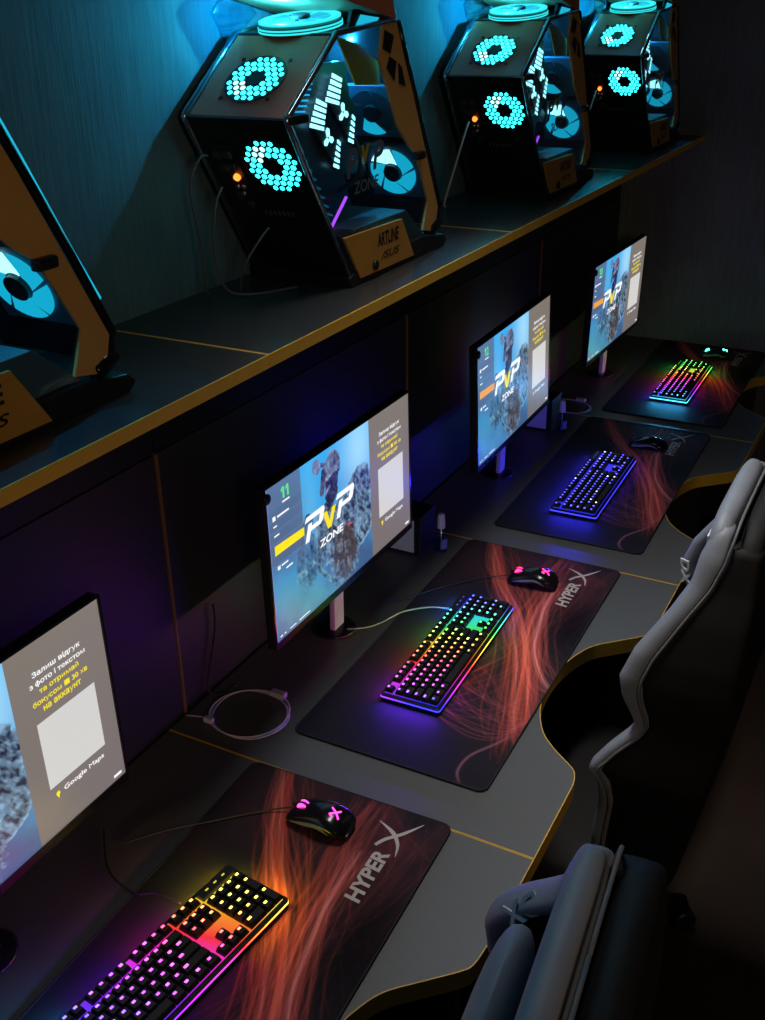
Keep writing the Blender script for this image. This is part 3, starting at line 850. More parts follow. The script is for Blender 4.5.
    shade = np.where(v > 0.845, 1.0, np.where((v*14 % 1) > 0.85, 1.15, 0.85))
    img = img*(1-sb[..., None]) + (lin((88, 96, 124))*shade[..., None])*sb[..., None]
    rb = (u > 0.678).astype(float)
    gcol = lerp(lin((112, 104, 104)), lin((120, 112, 104)), np.clip(v, 0, 1))
    img = img*(1-rb[..., None]) + gcol*rb[..., None]
    edge = ((u < 0.006)).astype(float)
    img = img*(1-0.6*edge[..., None]) + lin((140, 150, 255))*0.6*edge[..., None]
    return np.clip(img, 0, 1.0)
M['screen'] = attr_mat('screen_picture', 1.15, 0.35)
E_WHITE = emat('screen_white', (1, 1, 1), 1.0)
E_YEL = emat('screen_yellow', (1.0, 0.80, 0.01), 1.0)
E_ORANGE = emat('screen_orange', (1.0, 0.42, 0.06), 0.9)
E_GREEN = emat('screen_green', (0.12, 0.85, 0.22), 1.0)
E_CARD = emat('screen_card', (0.66, 0.65, 0.63), 1.0)
ART = screen_art(520, 293)
_screen_mesh = [None]
def monitor(x, y, z, yawm, tilt, number, lab, bar=None, stand_dx=0.0):
    t = tag(empty('monitor', (x, y, D), yawm), lab, 'monitor', 'monitors showing the club start screen')
    tl = Matrix.Translation((0, 0, z)) @ Matrix.Rotation(-tilt, 4, 'X')
    def put(o): o.matrix_basis = tl; return o
    # housing: screen plane is local y = 0, facing -y
    b = MB(); pts = [(-MW/2-0.005, 0.001, -MH/2-0.016), (MW/2+0.005, 0.001, -MH/2-0.016), (MW/2+0.005, 0.001, MH/2+0.005), (-MW/2-0.005, 0.001, MH/2+0.005)]
    b.prism(pts, (0, 0.020, 0))
    put(b.build('housing', M['black'], t, bevel=0.002))
    b = MB(); b.loft([[(-0.20, 0.020, -0.13), (0.20, 0.020, -0.13), (0.20, 0.020, 0.13), (-0.20, 0.020, 0.13)], [(-0.14, 0.045, -0.09), (0.14, 0.045, -0.09), (0.14, 0.045, 0.08), (-0.14, 0.045, 0.08)]], smooth=False)
    put(b.build('rear_bulge', M['black'], t))
    # thin bezel frame
    b = MB()
    for c, s in (((0, -0.0005, MH/2+0.003), (MW+0.010, 0.003, 0.005)), ((0, -0.0005, -MH/2-0.008), (MW+0.010, 0.003, 0.0155)), ((-MW/2-0.003, -0.0005, 0), (0.005, 0.003, MH+0.004)), ((MW/2+0.003, -0.0005, 0), (0.005, 0.003, MH+0.004))):
        b.box(c, s)
    put(b.build('bezel', M['black_gloss'], t))
    if _screen_mesh[0] is None:
        o = grid_obj('screen', 520, 293, lambda u, v: np.stack([(u-0.5)*MW, np.zeros_like(u), (v-0.5)*MH], -1), M['screen'], ART, t)
        _screen_mesh[0] = o.data
    else:
        o = bpy.data.objects.new('screen', _screen_mesh[0]); COL.objects.link(o); o.parent = t
    put(o); scr = o
    rx = Matrix.Rotation(PI/2, 4, 'X')
    def S(u, v, lift): return Matrix.Translation(((u-0.5)*MW, -lift, (v-0.5)*MH)) @ rx
    def txt(name, s, u0, u1, v0, v1, mat, lift=0.0009, bold=0.02, shear=0.0):
        return text_obj(name, s, (u1-u0)*MW, (v1-v0)*MH, mat, scr, S((u0+u1)/2, (v0+v1)/2, lift), bold, shear)
    def rect(name, quads, mat, lift=0.0006):
        b = MB()
        for q in quads: b.face([((u-0.5)*MW, -lift, (v-0.5)*MH) for u, v in q])
        return b.build(name, mat, scr)
    def R4(u0, u1, v0, v1): return [(u0, v0), (u1, v0), (u1, v1), (u0, v1)]
    rect('accent_bar', [[(0.028, 0.562), (0.207, 0.555), (0.207, 0.608), (0.028, 0.624)]], bar or E_YEL)
    for q in [R4(0.028, 0.045, 0.782, 0.81), R4(0.055, 0.125, 0.79, 0.802), R4(0.03, 0.05, 0.74, 0.75), R4(0.03, 0.06, 0.68, 0.69), R4(0.036, 0.052, 0.462, 0.486), R4(0.06, 0.10, 0.472, 0.482), R4(0.085, 0.125, 0.434, 0.444), R4(0.02, 0.035, 0.02, 0.03), R4(0.045, 0.056, 0.02, 0.03), R4(0.08, 0.12, 0.02, 0.028), R4(0.14, 0.21, 0.02, 0.028), R4(0.955, 0.985, 0.02, 0.035)]: rect('menu_mark', [q], E_WHITE)
    for q, ch in enumerate(number):
        u0 = 0.086+0.026*q
        if ch == '1': rect('seat_digit', [[(u0+0.009, 0.885), (u0+0.019, 0.885), (u0+0.019, 0.955), (u0+0.009, 0.955), (u0, 0.940), (u0, 0.926), (u0+0.009, 0.936)]], E_GREEN, 0.0009)
        else: txt('seat_digit', ch, u0, u0+0.022, 0.885, 0.955, E_GREEN, bold=0.03)
    rect('number_underline', [R4(0.090, 0.134, 0.858, 0.868)], E_WHITE)
    # PvP ZONE: chunky slanted lettering
    def P_letter(u0, s):
        W_, H_ = 0.118*s, 0.165*s
        sh = lambda a, c: (u0 + a*W_ + (c-0.5)*0.02, 0.49 + c*H_)
        top = [sh(-0.03, 0.80), sh(0.05, 1.0), sh(1.0, 1.0), sh(1.08, 0.88), sh(1.02, 0.46), sh(0.90, 0.36), sh(0.30, 0.36), sh(0.26, 0.54), sh(0.78, 0.54), sh(0.82, 0.80)]
        stem = [sh(0.08, 0.0), sh(0.30, 0.0), sh(0.40, 0.68), sh(0.18, 0.68)]
        return [top, stem]
    b = MB()
    for u0 in (0.208, 0.418):
        b = MB()
        for poly in P_letter(u0, 1.0): b.face([((u-0.5)*MW, -0.0012, (v-0.5)*MH) for u, v in poly])
        b.build('club_letter', E_WHITE, scr)
    rect('club_letter_v', [[(0.330, 0.60), (0.357, 0.60), (0.372, 0.52), (0.392, 0.60), (0.419, 0.60), (0.382, 0.475), (0.358, 0.475)]], E_YEL, 0.0013)
    txt('club_word', 'ZONE', 0.298, 0.462, 0.384, 0.436, E_WHITE, 0.0012, 0.03, 0.1)
    for k, (s, c0, c1, vv, mt) in enumerate((('Залиш відгук', 0.752, 0.918, 0.845, E_WHITE), ('з фото і текстом', 0.738, 0.930, 0.797, E_WHITE), ('та отримай', 0.765, 0.902, 0.752, E_YEL), ('бонусом \u25a0 30 хв', 0.738, 0.928, 0.703, E_YEL), ('на аккаунт', 0.768, 0.900, 0.657, E_YEL))):
        txt('message_line', s, c0, c1, vv-0.017, vv+0.017, mt, bold=0.022)
    rect('pale_card', [R4(0.738, 0.943, 0.245, 0.605)], E_CARD)
    txt('map_caption', 'Google Maps', 0.782, 0.932, 0.178, 0.212, E_WHITE, bold=0.016)
    b = MB(); cu, cv = (0.760-0.5)*MW, (0.198-0.5)*MH
    b.face([(cu+0.0042*math.cos(a), -0.0008, cv+0.0042*math.sin(a)) for a in [2*PI*i/12 for i in range(12)]])
    b.face([(cu-0.0035, -0.0007, cv-0.001), (cu, -0.0007, cv-0.010), (cu+0.0035, -0.0007, cv-0.001)])
    b.build('map_pin', E_YEL, scr)
    # round black clip biting into the screen's left edge
    b = MB(); b.lathe([(0.011, 0.0), (0.011, 0.004), (0.008, 0.006)], (-MW/2-0.001, -0.002, MH/2-0.017), 20, Matrix.Rotation(PI/2, 3, 'X'))
    put(b.build('edge_clip', M['black'], t))
    # stand
    b = MB(); b.loft([[(-0.021, 0.030, 0.004), (0.021, 0.030, 0.004), (0.021, 0.044, 0.004), (-0.021, 0.044, 0.004)], [(-0.021, 0.026, z-0.06), (0.021, 0.026, z-0.06), (0.021, 0.040, z-0.06), (-0.021, 0.040, z-0.06)]], smooth=False)
    b.build('stand_neck', M['neck'], t, bevel=0.002)
    b = MB(); b.lathe([(0.050, 0.0002), (0.052, 0.003), (0.047, 0.006), (0.02, 0.0085)], (0, 0.045, 0), 32)
    b.build('stand_base', M['black_gloss'], t)
    return t
monitor(-0.650, 0.460, 0.317, 0.0, 0.015, '10', 'near monitor cropped by the left edge, message panel in view')
monitor(0.390, 0.445, 0.315, -0.001, 0.017, '11', 'monitor showing the green number 11')
monitor(1.371, 0.437, 0.314, 0.020, 0.037, '12', 'monitor showing the green number 12', E_ORANGE)
monitor(2.403, 0.436, 0.305, -0.026, -0.017, '13', 'farthest monitor, showing the green number 13', E_ORANGE)

# ================================================================== COMPUTER CASES
CW = 0.205
def xz(pts, y): return [(a, y, c) for a, c in pts]
def pc_case(loc, lab):
    t = tag(empty('computer_case', loc), lab, 'computer', 'angular computer cases on the shelf')
    R0, R1, R2, T1 = (0.0, 0.02), (-0.19, 0.312), (-0.022, 0.435), (0.185, 0.452)
    F1 = (0.388, 0.050)
    # foot
    MB().prism(xz([(-0.005, 0.0), (0.405, 0.0), (0.420, 0.012), (0.405, 0.026), (0.30, 0.040), (0.03, 0.034), (-0.012, 0.020)], -0.008), (0, CW+0.014, 0)).build('foot', M['black'], t, bevel=0.002)
    # rear panels
    def slab(a, b, y0, y1, th, name, mat, ins=0.0):
        A = Vector((a[0], 0, a[1])); B = Vector((b[0], 0, b[1])); d = (B-A).normalized(); n = Vector((-d.z, 0, d.x))
        A = A+d*ins; B = B-d*ins
        m = MB(); m.prism([A+Vector((0, y0, 0)), B+Vector((0, y0, 0)), B+Vector((0, y1, 0)), A+Vector((0, y1, 0))], -n*th)
        return m.build(name, mat, t, bevel=0.001)
    slab(R0, R1, 0.006, CW-0.006, 0.006, 'lower_rear_panel', M['black_metal'])
    slab(R1, R2, 0.010, CW-0.008, 0.006, 'upper_rear_panel', M['gold_tinted'], 0.006)
    slab(R2, T1, 0.006, CW-0.006, 0.006, 'top_panel', M['tray'])
    slab((0.200, 0.45), F1, 0.006, CW-0.006, 0.006, 'front_panel', M['black_gloss'])
    # tray side
    MB().prism(xz([R0, R1, R2, T1, (0.175, 0.45), F1], CW-0.006), (0, 0.006, 0)).build('tray_side', M['tray'], t)
    # rails around the glass and on the far side
    for y in (0.0, CW):
        rl = MB()
        path = [Vector((a, y, c)) for a, c in (R0, (-0.182, 0.300), R1, (-0.182, 0.320), R2, T1)]
        rl.tube(path, 0.0055, 8)
        rl.build('side_rail', M['rail'], t)
    rl = MB(); rl.tube([Vector((a, 0.0, c)) for a, c in ((0.205, 0.448), (0.242, 0.380), (0.337, 0.201), (0.393, 0.088), (0.378, 0.038))], 0.006, 8)
    rl.build('front_rail', M['black_gloss'], t)
    # corner clamp at the middle of the rear edge
    MB().box((-0.163, -0.002, 0.312), (0.055, 0.016, 0.014)).build('corner_clamp', M['black'], t, bevel=0.003)
    MB().box((0.285, -0.006, 0.203), (0.036, 0.016, 0.016)).build('front_clamp', M['black'], t, bevel=0.004)
    mt = Euler((0, math.radians(70), 0)).to_matrix()
    MB().lathe([(0.012, -0.022), (0.014, -0.02), (0.014, 0.02), (0.012, 0.022)], (0.372, 0.004, 0.048), 16, mt).build('foot_bolt', M['black_gloss'], t)
    # gold frame along the front edge of the side
    g = MB()
    g.prism(xz([(0.126, 0.387), (0.140, 0.449), (0.195, 0.447), (0.232, 0.375), (0.266, 0.315), (0.326, 0.197), (0.383, 0.087), (0.368, 0.038), (0.310, 0.050), (0.334, 0.106), (0.303, 0.160), (0.277, 0.206), (0.245, 0.226), (0.198, 0.267), (0.161, 0.331)], -0.003), (0, 0.005, 0))
    g.build('front_frame', M['frame_gold'], t)
    for q in ([(0.137, 0.405), (0.146, 0.436), (0.182, 0.425), (0.168, 0.395)], [(0.152, 0.372), (0.164, 0.391), (0.192, 0.381), (0.183, 0.347)], [(0.199, 0.378), (0.214, 0.370), (0.230, 0.335), (0.202, 0.342)]):
        g = MB(); g.prism(xz(q, -0.0042), (0, 0.0012, 0)); g.build('frame_vent', M['black'], t)
    g = MB(); g.tube([Vector((a+0.024, 0.012, c+0.008)) for a, c in ((0.205, 0.430), (0.266, 0.315), (0.326, 0.197), (0.365, 0.125))], 0.0035, 6); g.build('front_edge_reflection', M['cyan_soft'], t)  # glowing tube paints the front fans' reflection on the glass edge
    # raised hood above the top fan
    h = MB(); h.prism(xz([(-0.075, 0.500), (0.192, 0.450), (0.150, 0.560), (-0.05, 0.590)], -0.006), (0, CW+0.012, 0))
    h.build('hood', M['gold_tinted'], t, bevel=0.002)
    g = MB(); g.prism(xz([(0.020, 0.441), (0.185, 0.446), (0.165, 0.451), (0.055, 0.471), (0.035, 0.470)], 0.0), (0, 0.006, 0)); g.build('hood_side', M['black'], t)
    g = MB(); g.prism(xz([(0.045, 0.446), (0.120, 0.449), (0.130, 0.456), (0.062, 0.462)], -0.0015), (0, 0.001, 0)); g.build('hood_light', M['cyan_soft'], t)
    # tall side wing on the wall side
    MB().prism(xz([(-0.060, 0.412), (-0.022, 0.437), (0.03, 0.465), (0.02, 0.478), (-0.07, 0.492), (-0.10, 0.47)], CW-0.012), (0, 0.006, 0)).build('acrylic_wing', M['acrylic'], t)
    # top fan ring lying on the top panel
    mt = Euler((0, math.radians(-9), 0)).to_matrix()
    c = Vector((0.030, 0.103, 0.4525))
    MB().lathe([(0.070, -0.012), (0.074, -0.011), (0.074, -0.001), (0.070, 0.0)], c, 40, mt).build('top_fan_frame', M['black'], t)
    for zz in (-0.0085, -0.0035):
        top = MB(); top.lathe([(0.0735, zz-0.0016), (0.0752, zz-0.0014), (0.0752, zz+0.0014), (0.0735, zz+0.0016)], c, 40, mt); top.build('top_fan_stripe', M['cyan_ring'], t)
    top = MB()
    top.lathe([(0.061, 0.0035), (0.073, 0.0035), (0.073, 0.0065), (0.061, 0.0065), (0.061, 0.0035)], c, 40, mt)
    top.build('top_fan_light', M['cyan_ring'], t)
    top = MB()
    for k in range(7):
        a = 2*PI*k/7
        top.prism([c + mt @ Vector((r*math.cos(a+s), r*math.sin(a+s), 0.004)) for r, s in ((0.018, 0), (0.056, 0.15), (0.056, 0.75), (0.018, 0.6))], mt @ Vector((0, 0, 0.0015)))
    top.build('top_fan_blades', M['cyan_soft'], t)
    MB().lathe([(0.019, 0.0), (0.019, 0.010), (0.015, 0.012)], c, 20, mt).build('top_fan_hub', M['black'], t)
    # rear fans behind honeycomb openings
    def rear_fan(a, b, s, yc, rad, hot):
        A = Vector((a[0], 0, a[1])); B = Vector((b[0], 0, b[1])); d = (B-A).normalized(); n = Vector((-d.z, 0, d.x))
        if n.x > 0: n = -n
        ctr = A.lerp(B, s) + Vector((0, yc, 0)); ey = Vector((0, 1, 0))
        def Q(p, q, l): return ctr + ey*p + d*q + n*l
        f = MB(); ring = [Q(rad*1.12*math.cos(2*PI*k/32), rad*1.12*math.sin(2*PI*k/32), 0.0004) for k in range(32)]
        f.prism(ring, n*0.0010)
        root = f.build('rear_fan', M['black'], t)
        cells, bright, hub = MB(), MB(), MB()
        pitch = rad*0.262; hr = pitch*0.56
        for i in range(-6, 7):
            for j in range(-6, 7):
                p = (i + 0.5*(j % 2))*pitch; q = j*pitch*0.866
                r = math.hypot(p, q)
                if r > rad*0.985 or r < rad*0.40: continue
                ang = math.atan2(q, p)
                # a dark spoke of the fan frame crosses the openings
                if abs(math.sin(ang-0.85)) < 0.09 and r < rad*0.9: continue
                df = (ang-hot+PI) % (2*PI)-PI
                tgt = bright if abs(df) < 0.55 and r < rad*0.86 else cells
                hh = hr*(0.62 if r > rad*0.9 else 0.71)
                tgt.prism([Q(p+hh*math.cos(PI/6+PI/3*k), q+hh*math.sin(PI/6+PI/3*k), 0.0014) for k in range(6)], n*0.0006)
        cells.build('lit_opening', M['cyan'], root); bright.build('hot_opening', M['cyan_white'], root)
        hub.prism([Q(rad*0.33*math.cos(2*PI*k/20), rad*0.33*math.sin(2*PI*k/20), 0.0013) for k in range(20)], n*0.0016)
        hub.build('fan_hub', M['black'], root)
        for sx, sy in ((-1, -1), (1, -1), (1, 1), (-1, 1)):
            sc = MB()
            sc.prism([Q(sx*rad*0.92+0.004*math.cos(2*PI*k/8), sy*rad*0.92+0.004*math.sin(2*PI*k/8), 0.0004) for k in range(8)], n*0.0015)
            sc.build('fan_screw', M['black'], root)
    rear_fan(R0, R1, 0.73, 0.064, 0.052, 1.0)
    rear_fan(R1, R2, 0.45, 0.106, 0.051, -0.6)
    # input and output ports, power light, slot covers
    A = Vector((R0[0], 0, R0[1])); B = Vector((R1[0], 0, R1[1])); d = (B-A).normalized(); n = Vector((-d.z, 0, d.x)); n = -n if n.x > 0 else n
    def Q(y, z, l=0.0):
        s = (z-R0[1])/(R1[1]-R0[1]); return A.lerp(B, s) + Vector((0, y, 0)) + n*l
    rot = Matrix((d, Vector((0, 1, 0)), n)).transposed()
    MB().box(Q(0.155, 0.205, 0.001), (0.150, 0.045, 0.003), rot).build('port_plate', M['black'], t)
    for yy, zz, w, l in ((0.168, 0.252, 0.016, 0.014), (0.146, 0.252, 0.012, 0.014), (0.166, 0.228, 0.014, 0.012), (0.148, 0.230, 0.012, 0.012), (0.158, 0.176, 0.012, 0.012), (0.144, 0.160, 0.010, 0.010)):
        MB().box(Q(yy, zz, 0.005), (l, w, 0.006), rot).build('port', M['steel_dark'], t)
    for yy, zz in ((0.155, 0.193), (0.143, 0.193), (0.149, 0.180)):
        m = MB(); m.lathe([(0.0042, 0), (0.0042, 0.005)], Q(yy, zz, 0.002), 10, rot); m.build('audio_jack', M['steel'], t)
    m = MB(); m.lathe([(0.0066, 0), (0.0060, 0.006), (0.002, 0.008)], Q(0.148, 0.211, 0.002), 14, rot); m.build('status_light', M['orange_led'], t)
    sl = MB()
    for k in range(7): sl.box(Q(0.066+0.0095*k, 0.143, 0.001), (0.010, 0.0035, 0.002), rot)
    sl.build('slot_vents', M['steel'], t)
    sl = MB()
    for k in range(4): sl.box(Q(0.03+0.0*k, 0.055+0.024*k, 0.0008), (0.012, 0.07, 0.0016), rot)
    sl.build('slot_covers', M['black'], t)
    # --- inside, seen through the side glass
    MB().prism(xz([(0.03, 0.036), (0.335, 0.036), (0.255, 0.100), (0.035, 0.100)], 0.008), (0, 0.135, 0)).build('power_supply_cover', M['shroud'], t, bevel=0.002)
    MB().prism(xz([(-0.03, 0.11), (0.25, 0.11), (0.20, 0.36), (-0.10, 0.36), (-0.13, 0.31)], CW-0.022), (0, 0.008, 0)).build('motherboard', M['board'], t)
    ra = MB(); ra.prism(xz([(-0.125, 0.315), (-0.045, 0.385), (0.105, 0.385), (0.140, 0.24), (0.050, 0.150), (0.0, 0.115)], 0.058), (0, 0.026, 0)); ra.build('radiator', M['radiator'], t)
    for k in range(9):  # emissive streaks paint the cyan light falling across the radiator fins
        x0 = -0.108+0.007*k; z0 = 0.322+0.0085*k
        if k < 8: MB().box((x0+0.032, 0.0568, z0-0.008), (0.070-0.003*k, 0.002, 0.0026), Euler((0, math.radians(4), 0)).to_matrix()).build('fin_lit_streak', M['fin_lit_bright'], t)
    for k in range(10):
        MB().box((-0.092+0.0155*k*0.85, 0.0568, 0.288-0.018*k), (0.030, 0.002, 0.0030), Euler((0, math.radians(20), 0)).to_matrix()).build('fin_lit_streak', M['fin_lit_dim'], t)
    for cx, cz in ((0.077, 0.300), (0.020, 0.262)):
        fr = MB(); hx, hz = 0.046, 0.055
        fr.prism([(cx-0.048, 0.048, cz+0.020), (cx-0.022, 0.048, cz+0.060), (cx+0.044, 0.048, cz+0.010), (cx+0.032, 0.048, cz-0.060)], (0, 0.010, 0))
        root = fr.build('radiator_fan', M['fan_black'], t)
        bars = MB()
        for k in range(5):
            z = cz+0.022+0.0095*k; x0 = cx-0.046+0.006*k
            bars.prism([(x0-0.016, 0.0462, z+0.002), (x0+0.030-0.003*k, 0.0462, z-0.008), (x0+0.031-0.003*k, 0.0462, z-0.002), (x0-0.014, 0.0462, z+0.009)], (0, 0.002, 0))
        bars.build('corner_light', M['cyan_white'], root)
        bars = MB()
        for k in range(5):
            z = cz-0.052+0.010*k; x1 = cx+0.034+0.002*k
            bars.prism([(x1-0.018+0.002*k, 0.0462, z), (x1, 0.0462, z-0.006), (x1, 0.0462, z), (x1-0.017+0.002*k, 0.0462, z+0.006)], (0, 0.002, 0))
        bars.build('corner_light', M['cyan_white'], root)
        em = MB()
        for k in range(3):
            a = PI/2+2*PI*k/3+0.2
            e1 = Vector((math.cos(a), 0, math.sin(a))); e2 = Vector((-math.sin(a), 0, math.cos(a)))
            cc = Vector((cx, 0.0462, cz))
            em.prism([cc+e1*0.003-e2*0.004, cc+e1*0.014-e2*0.006, cc+e1*0.018, cc+e1*0.014+e2*0.005, cc+e1*0.003+e2*0.004], (0, 0.002, 0))
        em.build('hub_light', M['cyan_white'], root)
    # fans on the inside of the front panel, facing the rear
    dF = (Vector((F1[0], 0, F1[1]))-Vector((0.20, 0, 0.45))).normalized(); nF = Vector((dF.z, 0, -dF.x)); nF = -nF if nF.x > 0 else nF
    def front_fan(cx, cz, yc, rad, lit=(0, 1, 2, 3, 4), hot=3):
        ctr = Vector((cx, yc, cz)); ey = Vector((0, 1, 0))
        def Q(p, q, l): return ctr + ey*p + dF*q + nF*l
        f = MB(); f.prism([Q(a*rad*1.12, c*rad*1.12, -0.012) for a, c in ((-1, -1), (1, -1), (1, 1), (-1, 1))], nF*0.010)
        root = f.build('front_fan', M['fan_frame'], t)
        bl, br, dk = MB(), MB(), MB()
        for k in range(5):
            a0 = 2*PI*k/5+0.35
            inner = [(rad*0.40, a0+s) for s in np.linspace(0.0, 1.10, 7)]
            outer = [(rad*0.98, a0+s+0.55) for s in np.linspace(1.13, 0.0, 11)]
            pts = [Q(r*math.cos(a), r*math.sin(a), 0.0) for r, a in inner+outer]
            (br if k == hot else bl if k in lit else dk).prism(pts, nF*0.002)
        bl.build('fan_blade', M['cyan_blade'], root)
        if hot is not None: br.build('fan_blade', M['cyan_white'], root)
        else: br.bm.free()
        if len(lit) < 4: dk.build('fan_blade', M['tray'], root)
        else: dk.bm.free()
        hb = MB(); hb.prism([Q(rad*0.36*math.cos(2*PI*k/20), rad*0.36*math.sin(2*PI*k/20), 0.0) for k in range(20)], nF*0.008); hb.build('fan_hub', M['black'], root)
    front_fan(0.303, 0.165, 0.062, 0.052)
    front_fan(0.240, 0.285, 0.075, 0.048, (0,), None)
    # memory and graphics light strip
    MB().box((0.055, 0.052, 0.123), (0.082, 0.004, 0.004), Euler((0, math.radians(-38), 0)).to_matrix()).build('light_strip', M['magenta'], t)
    MB().box((0.15, 0.115, 0.195), (0.17, 0.05, 0.035), Euler((0, math.radians(6), 0)).to_matrix()).build('graphics_card', M['fan_black'], t, bevel=0.004)
    MB().box((0.12, 0.13, 0.285), (0.05, 0.05, 0.05)).build('cooler_pump', M['fan_black'], t, bevel=0.012)
    hs = MB()
    for k in range(3):
        hs.tube(smoothpath([(0.12+0.006*k, 0.11, 0.28), (0.16, 0.07+0.008*k, 0.24), (0.15+0.01*k, 0.06, 0.18), (0.10, 0.09, 0.15)], 6), 0.004, 6)
    hs.build('coolant_hoses', M['black'], t)
    # yellow inner bracket at the top corner
    MB().prism(xz([(-0.010, 0.430), (0.066, 0.415), (0.138, 0.382), (0.144, 0.343), (0.053, 0.349)], 0.006), (0, 0.003, 0)).build('corner_bracket', M['bracket'], t)
    # name plate
    pl = MB(); pl.prism(xz([(-0.034, 0.098), (0.200, 0.093), (0.254, 0.010), (0.026, 0.012)], -0.0105), (0, 0.006, 0))
    plate = pl.build('name_plate', M['gold_panel'], t, bevel=0.001)
    rx = Matrix.Rotation(PI/2, 4, 'X')
    text_obj('maker_lettering', 'ARTLINE', 0.088, 0.026, M['dark_print'], plate, Matrix.Translation((0.138, -0.0112, 0.070)) @ rx, bold=0.03)
    text_obj('brand_lettering', '/SUS', 0.080, 0.015, M['dark_print'], plate, Matrix.Translation((0.146, -0.0112, 0.038)) @ rx, bold=0.02, shear=0.25)
    bt = MB(); bt.lathe([(0.010, 0), (0.010, 0.004), (0.007, 0.006)], (0.082, -0.0105, 0.026), 20, Matrix.Rotation(PI/2, 3, 'X')); bt.build('power_button', M['black'], plate)
    # decal on the glass
    gl = MB(); gl.prism(xz([(0.004, 0.040), (-0.184, 0.312), (-0.020, 0.430), (0.150, 0.444), (0.335, 0.10), (0.31, 0.045)], -0.0020), (0, 0.004, 0))
    glass = gl.build('side_glass', M['glass'], t)
    sk = Matrix.Translation((0.022, -0.0028, 0.222)) @ Matrix.Rotation(math.radians(-2), 4, 'Y') @ rx
    for dx in (-0.005, 0.095):
        text_obj('decal_letter', 'P', 0.046, 0.050, M['decal'], glass, sk @ Matrix.Translation((dx, 0, 0)), bold=0.03, shear=0.2)
    text_obj('decal_letter', 'v', 0.034, 0.034, M['yellow_decal'], glass, sk @ Matrix.Translation((0.045, 0.008, 0)), bold=0.03, shear=0.1)
    text_obj('decal_word', 'ZONE', 0.096, 0.022, M['decal'], glass, sk @ Matrix.Translation((0.045, -0.046, 0)), bold=0.02, shear=0.1)
    # added point lights that boost the cyan glow inside and on the wall
    for nm, lc, e, sz in (('inner_fill_light', (0.185, 0.125, 0.385), 3.5, 0.006), ('top_fill_light', (-0.012, 0.120, 0.473), 4.4, 0.005)):
        l = lamp(nm, 'POINT', (0, 0, 0), e, (0.015, 0.52, 0.90) if nm == 'top_fill_light' else (0.02, 0.50, 1.0), sz); l.parent = t; l.location = lc
    return t
M['steel_dark'] = pmat('port_metal', (0.10, 0.11, 0.13), 0.35, metal=0.6)
M['shroud'] = pmat('shroud', (0.10, 0.13, 0.15), 0.35)
M['board'] = pmat('circuit_board', (0.05, 0.07, 0.10), 0.5, noise=0.8, nscale=60)
M['radiator'] = pmat('radiator_fins', (0.06, 0.09, 0.13), 0.35, metal=0.5, noise=0.3, nscale=90)
M['fan_black'] = pmat('fan_black', (0.010, 0.016, 0.03), 0.4)
M['fan_frame'] = pmat('fan_frame', (0.06, 0.10, 0.16), 0.4)
M['cyan_blade'] = emat('cyan_blade', (0.01, 0.50, 0.72), 1.0)
CASE = [(0.33-1.042, 0.39, 'nearest computer case, cropped by the left edge, gold side frame in view'),
        (0.33, 0.39, 'large computer case with gold plate, second along the shelf, complete glass side in view'),
        (0.33+1.037, 0.382, 'computer case above the monitor numbered 12'),
        (0.33+2.062, 0.372, 'farthest and smallest computer case, by the end of the shelf')]
cp = pc_case((CASE[0][0], CASE[0][1], SH), CASE[0][2])
for x, y, lab in CASE[1:]:
    o = copy_tree(cp); o.location = (x, y, SH); o['label'] = lab

# ================================================================== CHAIRS
def sell(cx, cy, cz, rx, ry, e=0.6, n=20, tilt=0.0):
    """rounded-rectangle ring in a plane whose 'y' axis is tilted back by tilt"""
    out = []
    for k in range(n):
        a = 2*PI*k/n; c, s = math.cos(a), math.sin(a)
        px = rx*math.copysign(abs(c)**e, c); py = ry*math.copysign(abs(s)**e, s)
        out.append((cx+px, cy+py*math.cos(tilt), cz+py*math.sin(tilt)))
    return out
# outline of the side bolster: z above floor, front line y, piping line y, half width
EDGE = [(0.50, 0.090, 0.065, 0.215), (0.60, 0.085, 0.060, 0.240), (0.70, 0.076, 0.052, 0.246), (0.745, 0.082, 0.060, 0.252), (0.775, 0.100, 0.080, 0.258), (0.824, 0.068, 0.048, 0.252), (0.866, 0.034, 0.012, 0.243), (0.886, 0.027, 0.003, 0.242), (0.91, 0.036, 0.006, 0.248),
        (0.945, 0.053, 0.016, 0.256), (0.985, 0.060, 0.020, 0.260), (1.036, 0.043, 0.004, 0.252), (1.114, -0.004, -0.036, 0.228), (1.166, -0.030, -0.066, 0.205), (1.215, -0.037, -0.082, 0.190), (1.25, -0.042, -0.088, 0.178), (1.275, -0.055, -0.092, 0.160)]
zE = [e[0] for e in EDGE]
def fy(z): return float(np.interp(z, zE, [e[1] for e in EDGE]))
def py(z): return float(np.interp(z, zE, [e[2] for e in EDGE]))
def hw(z): return float(np.interp(z, zE, [e[3] for e in EDGE]))
def core_y(z): return float(np.interp(z, [0.48, 0.8, 1.0, 1.2, 1.28], [0.01, -0.045, -0.072, -0.092, -0.098]))
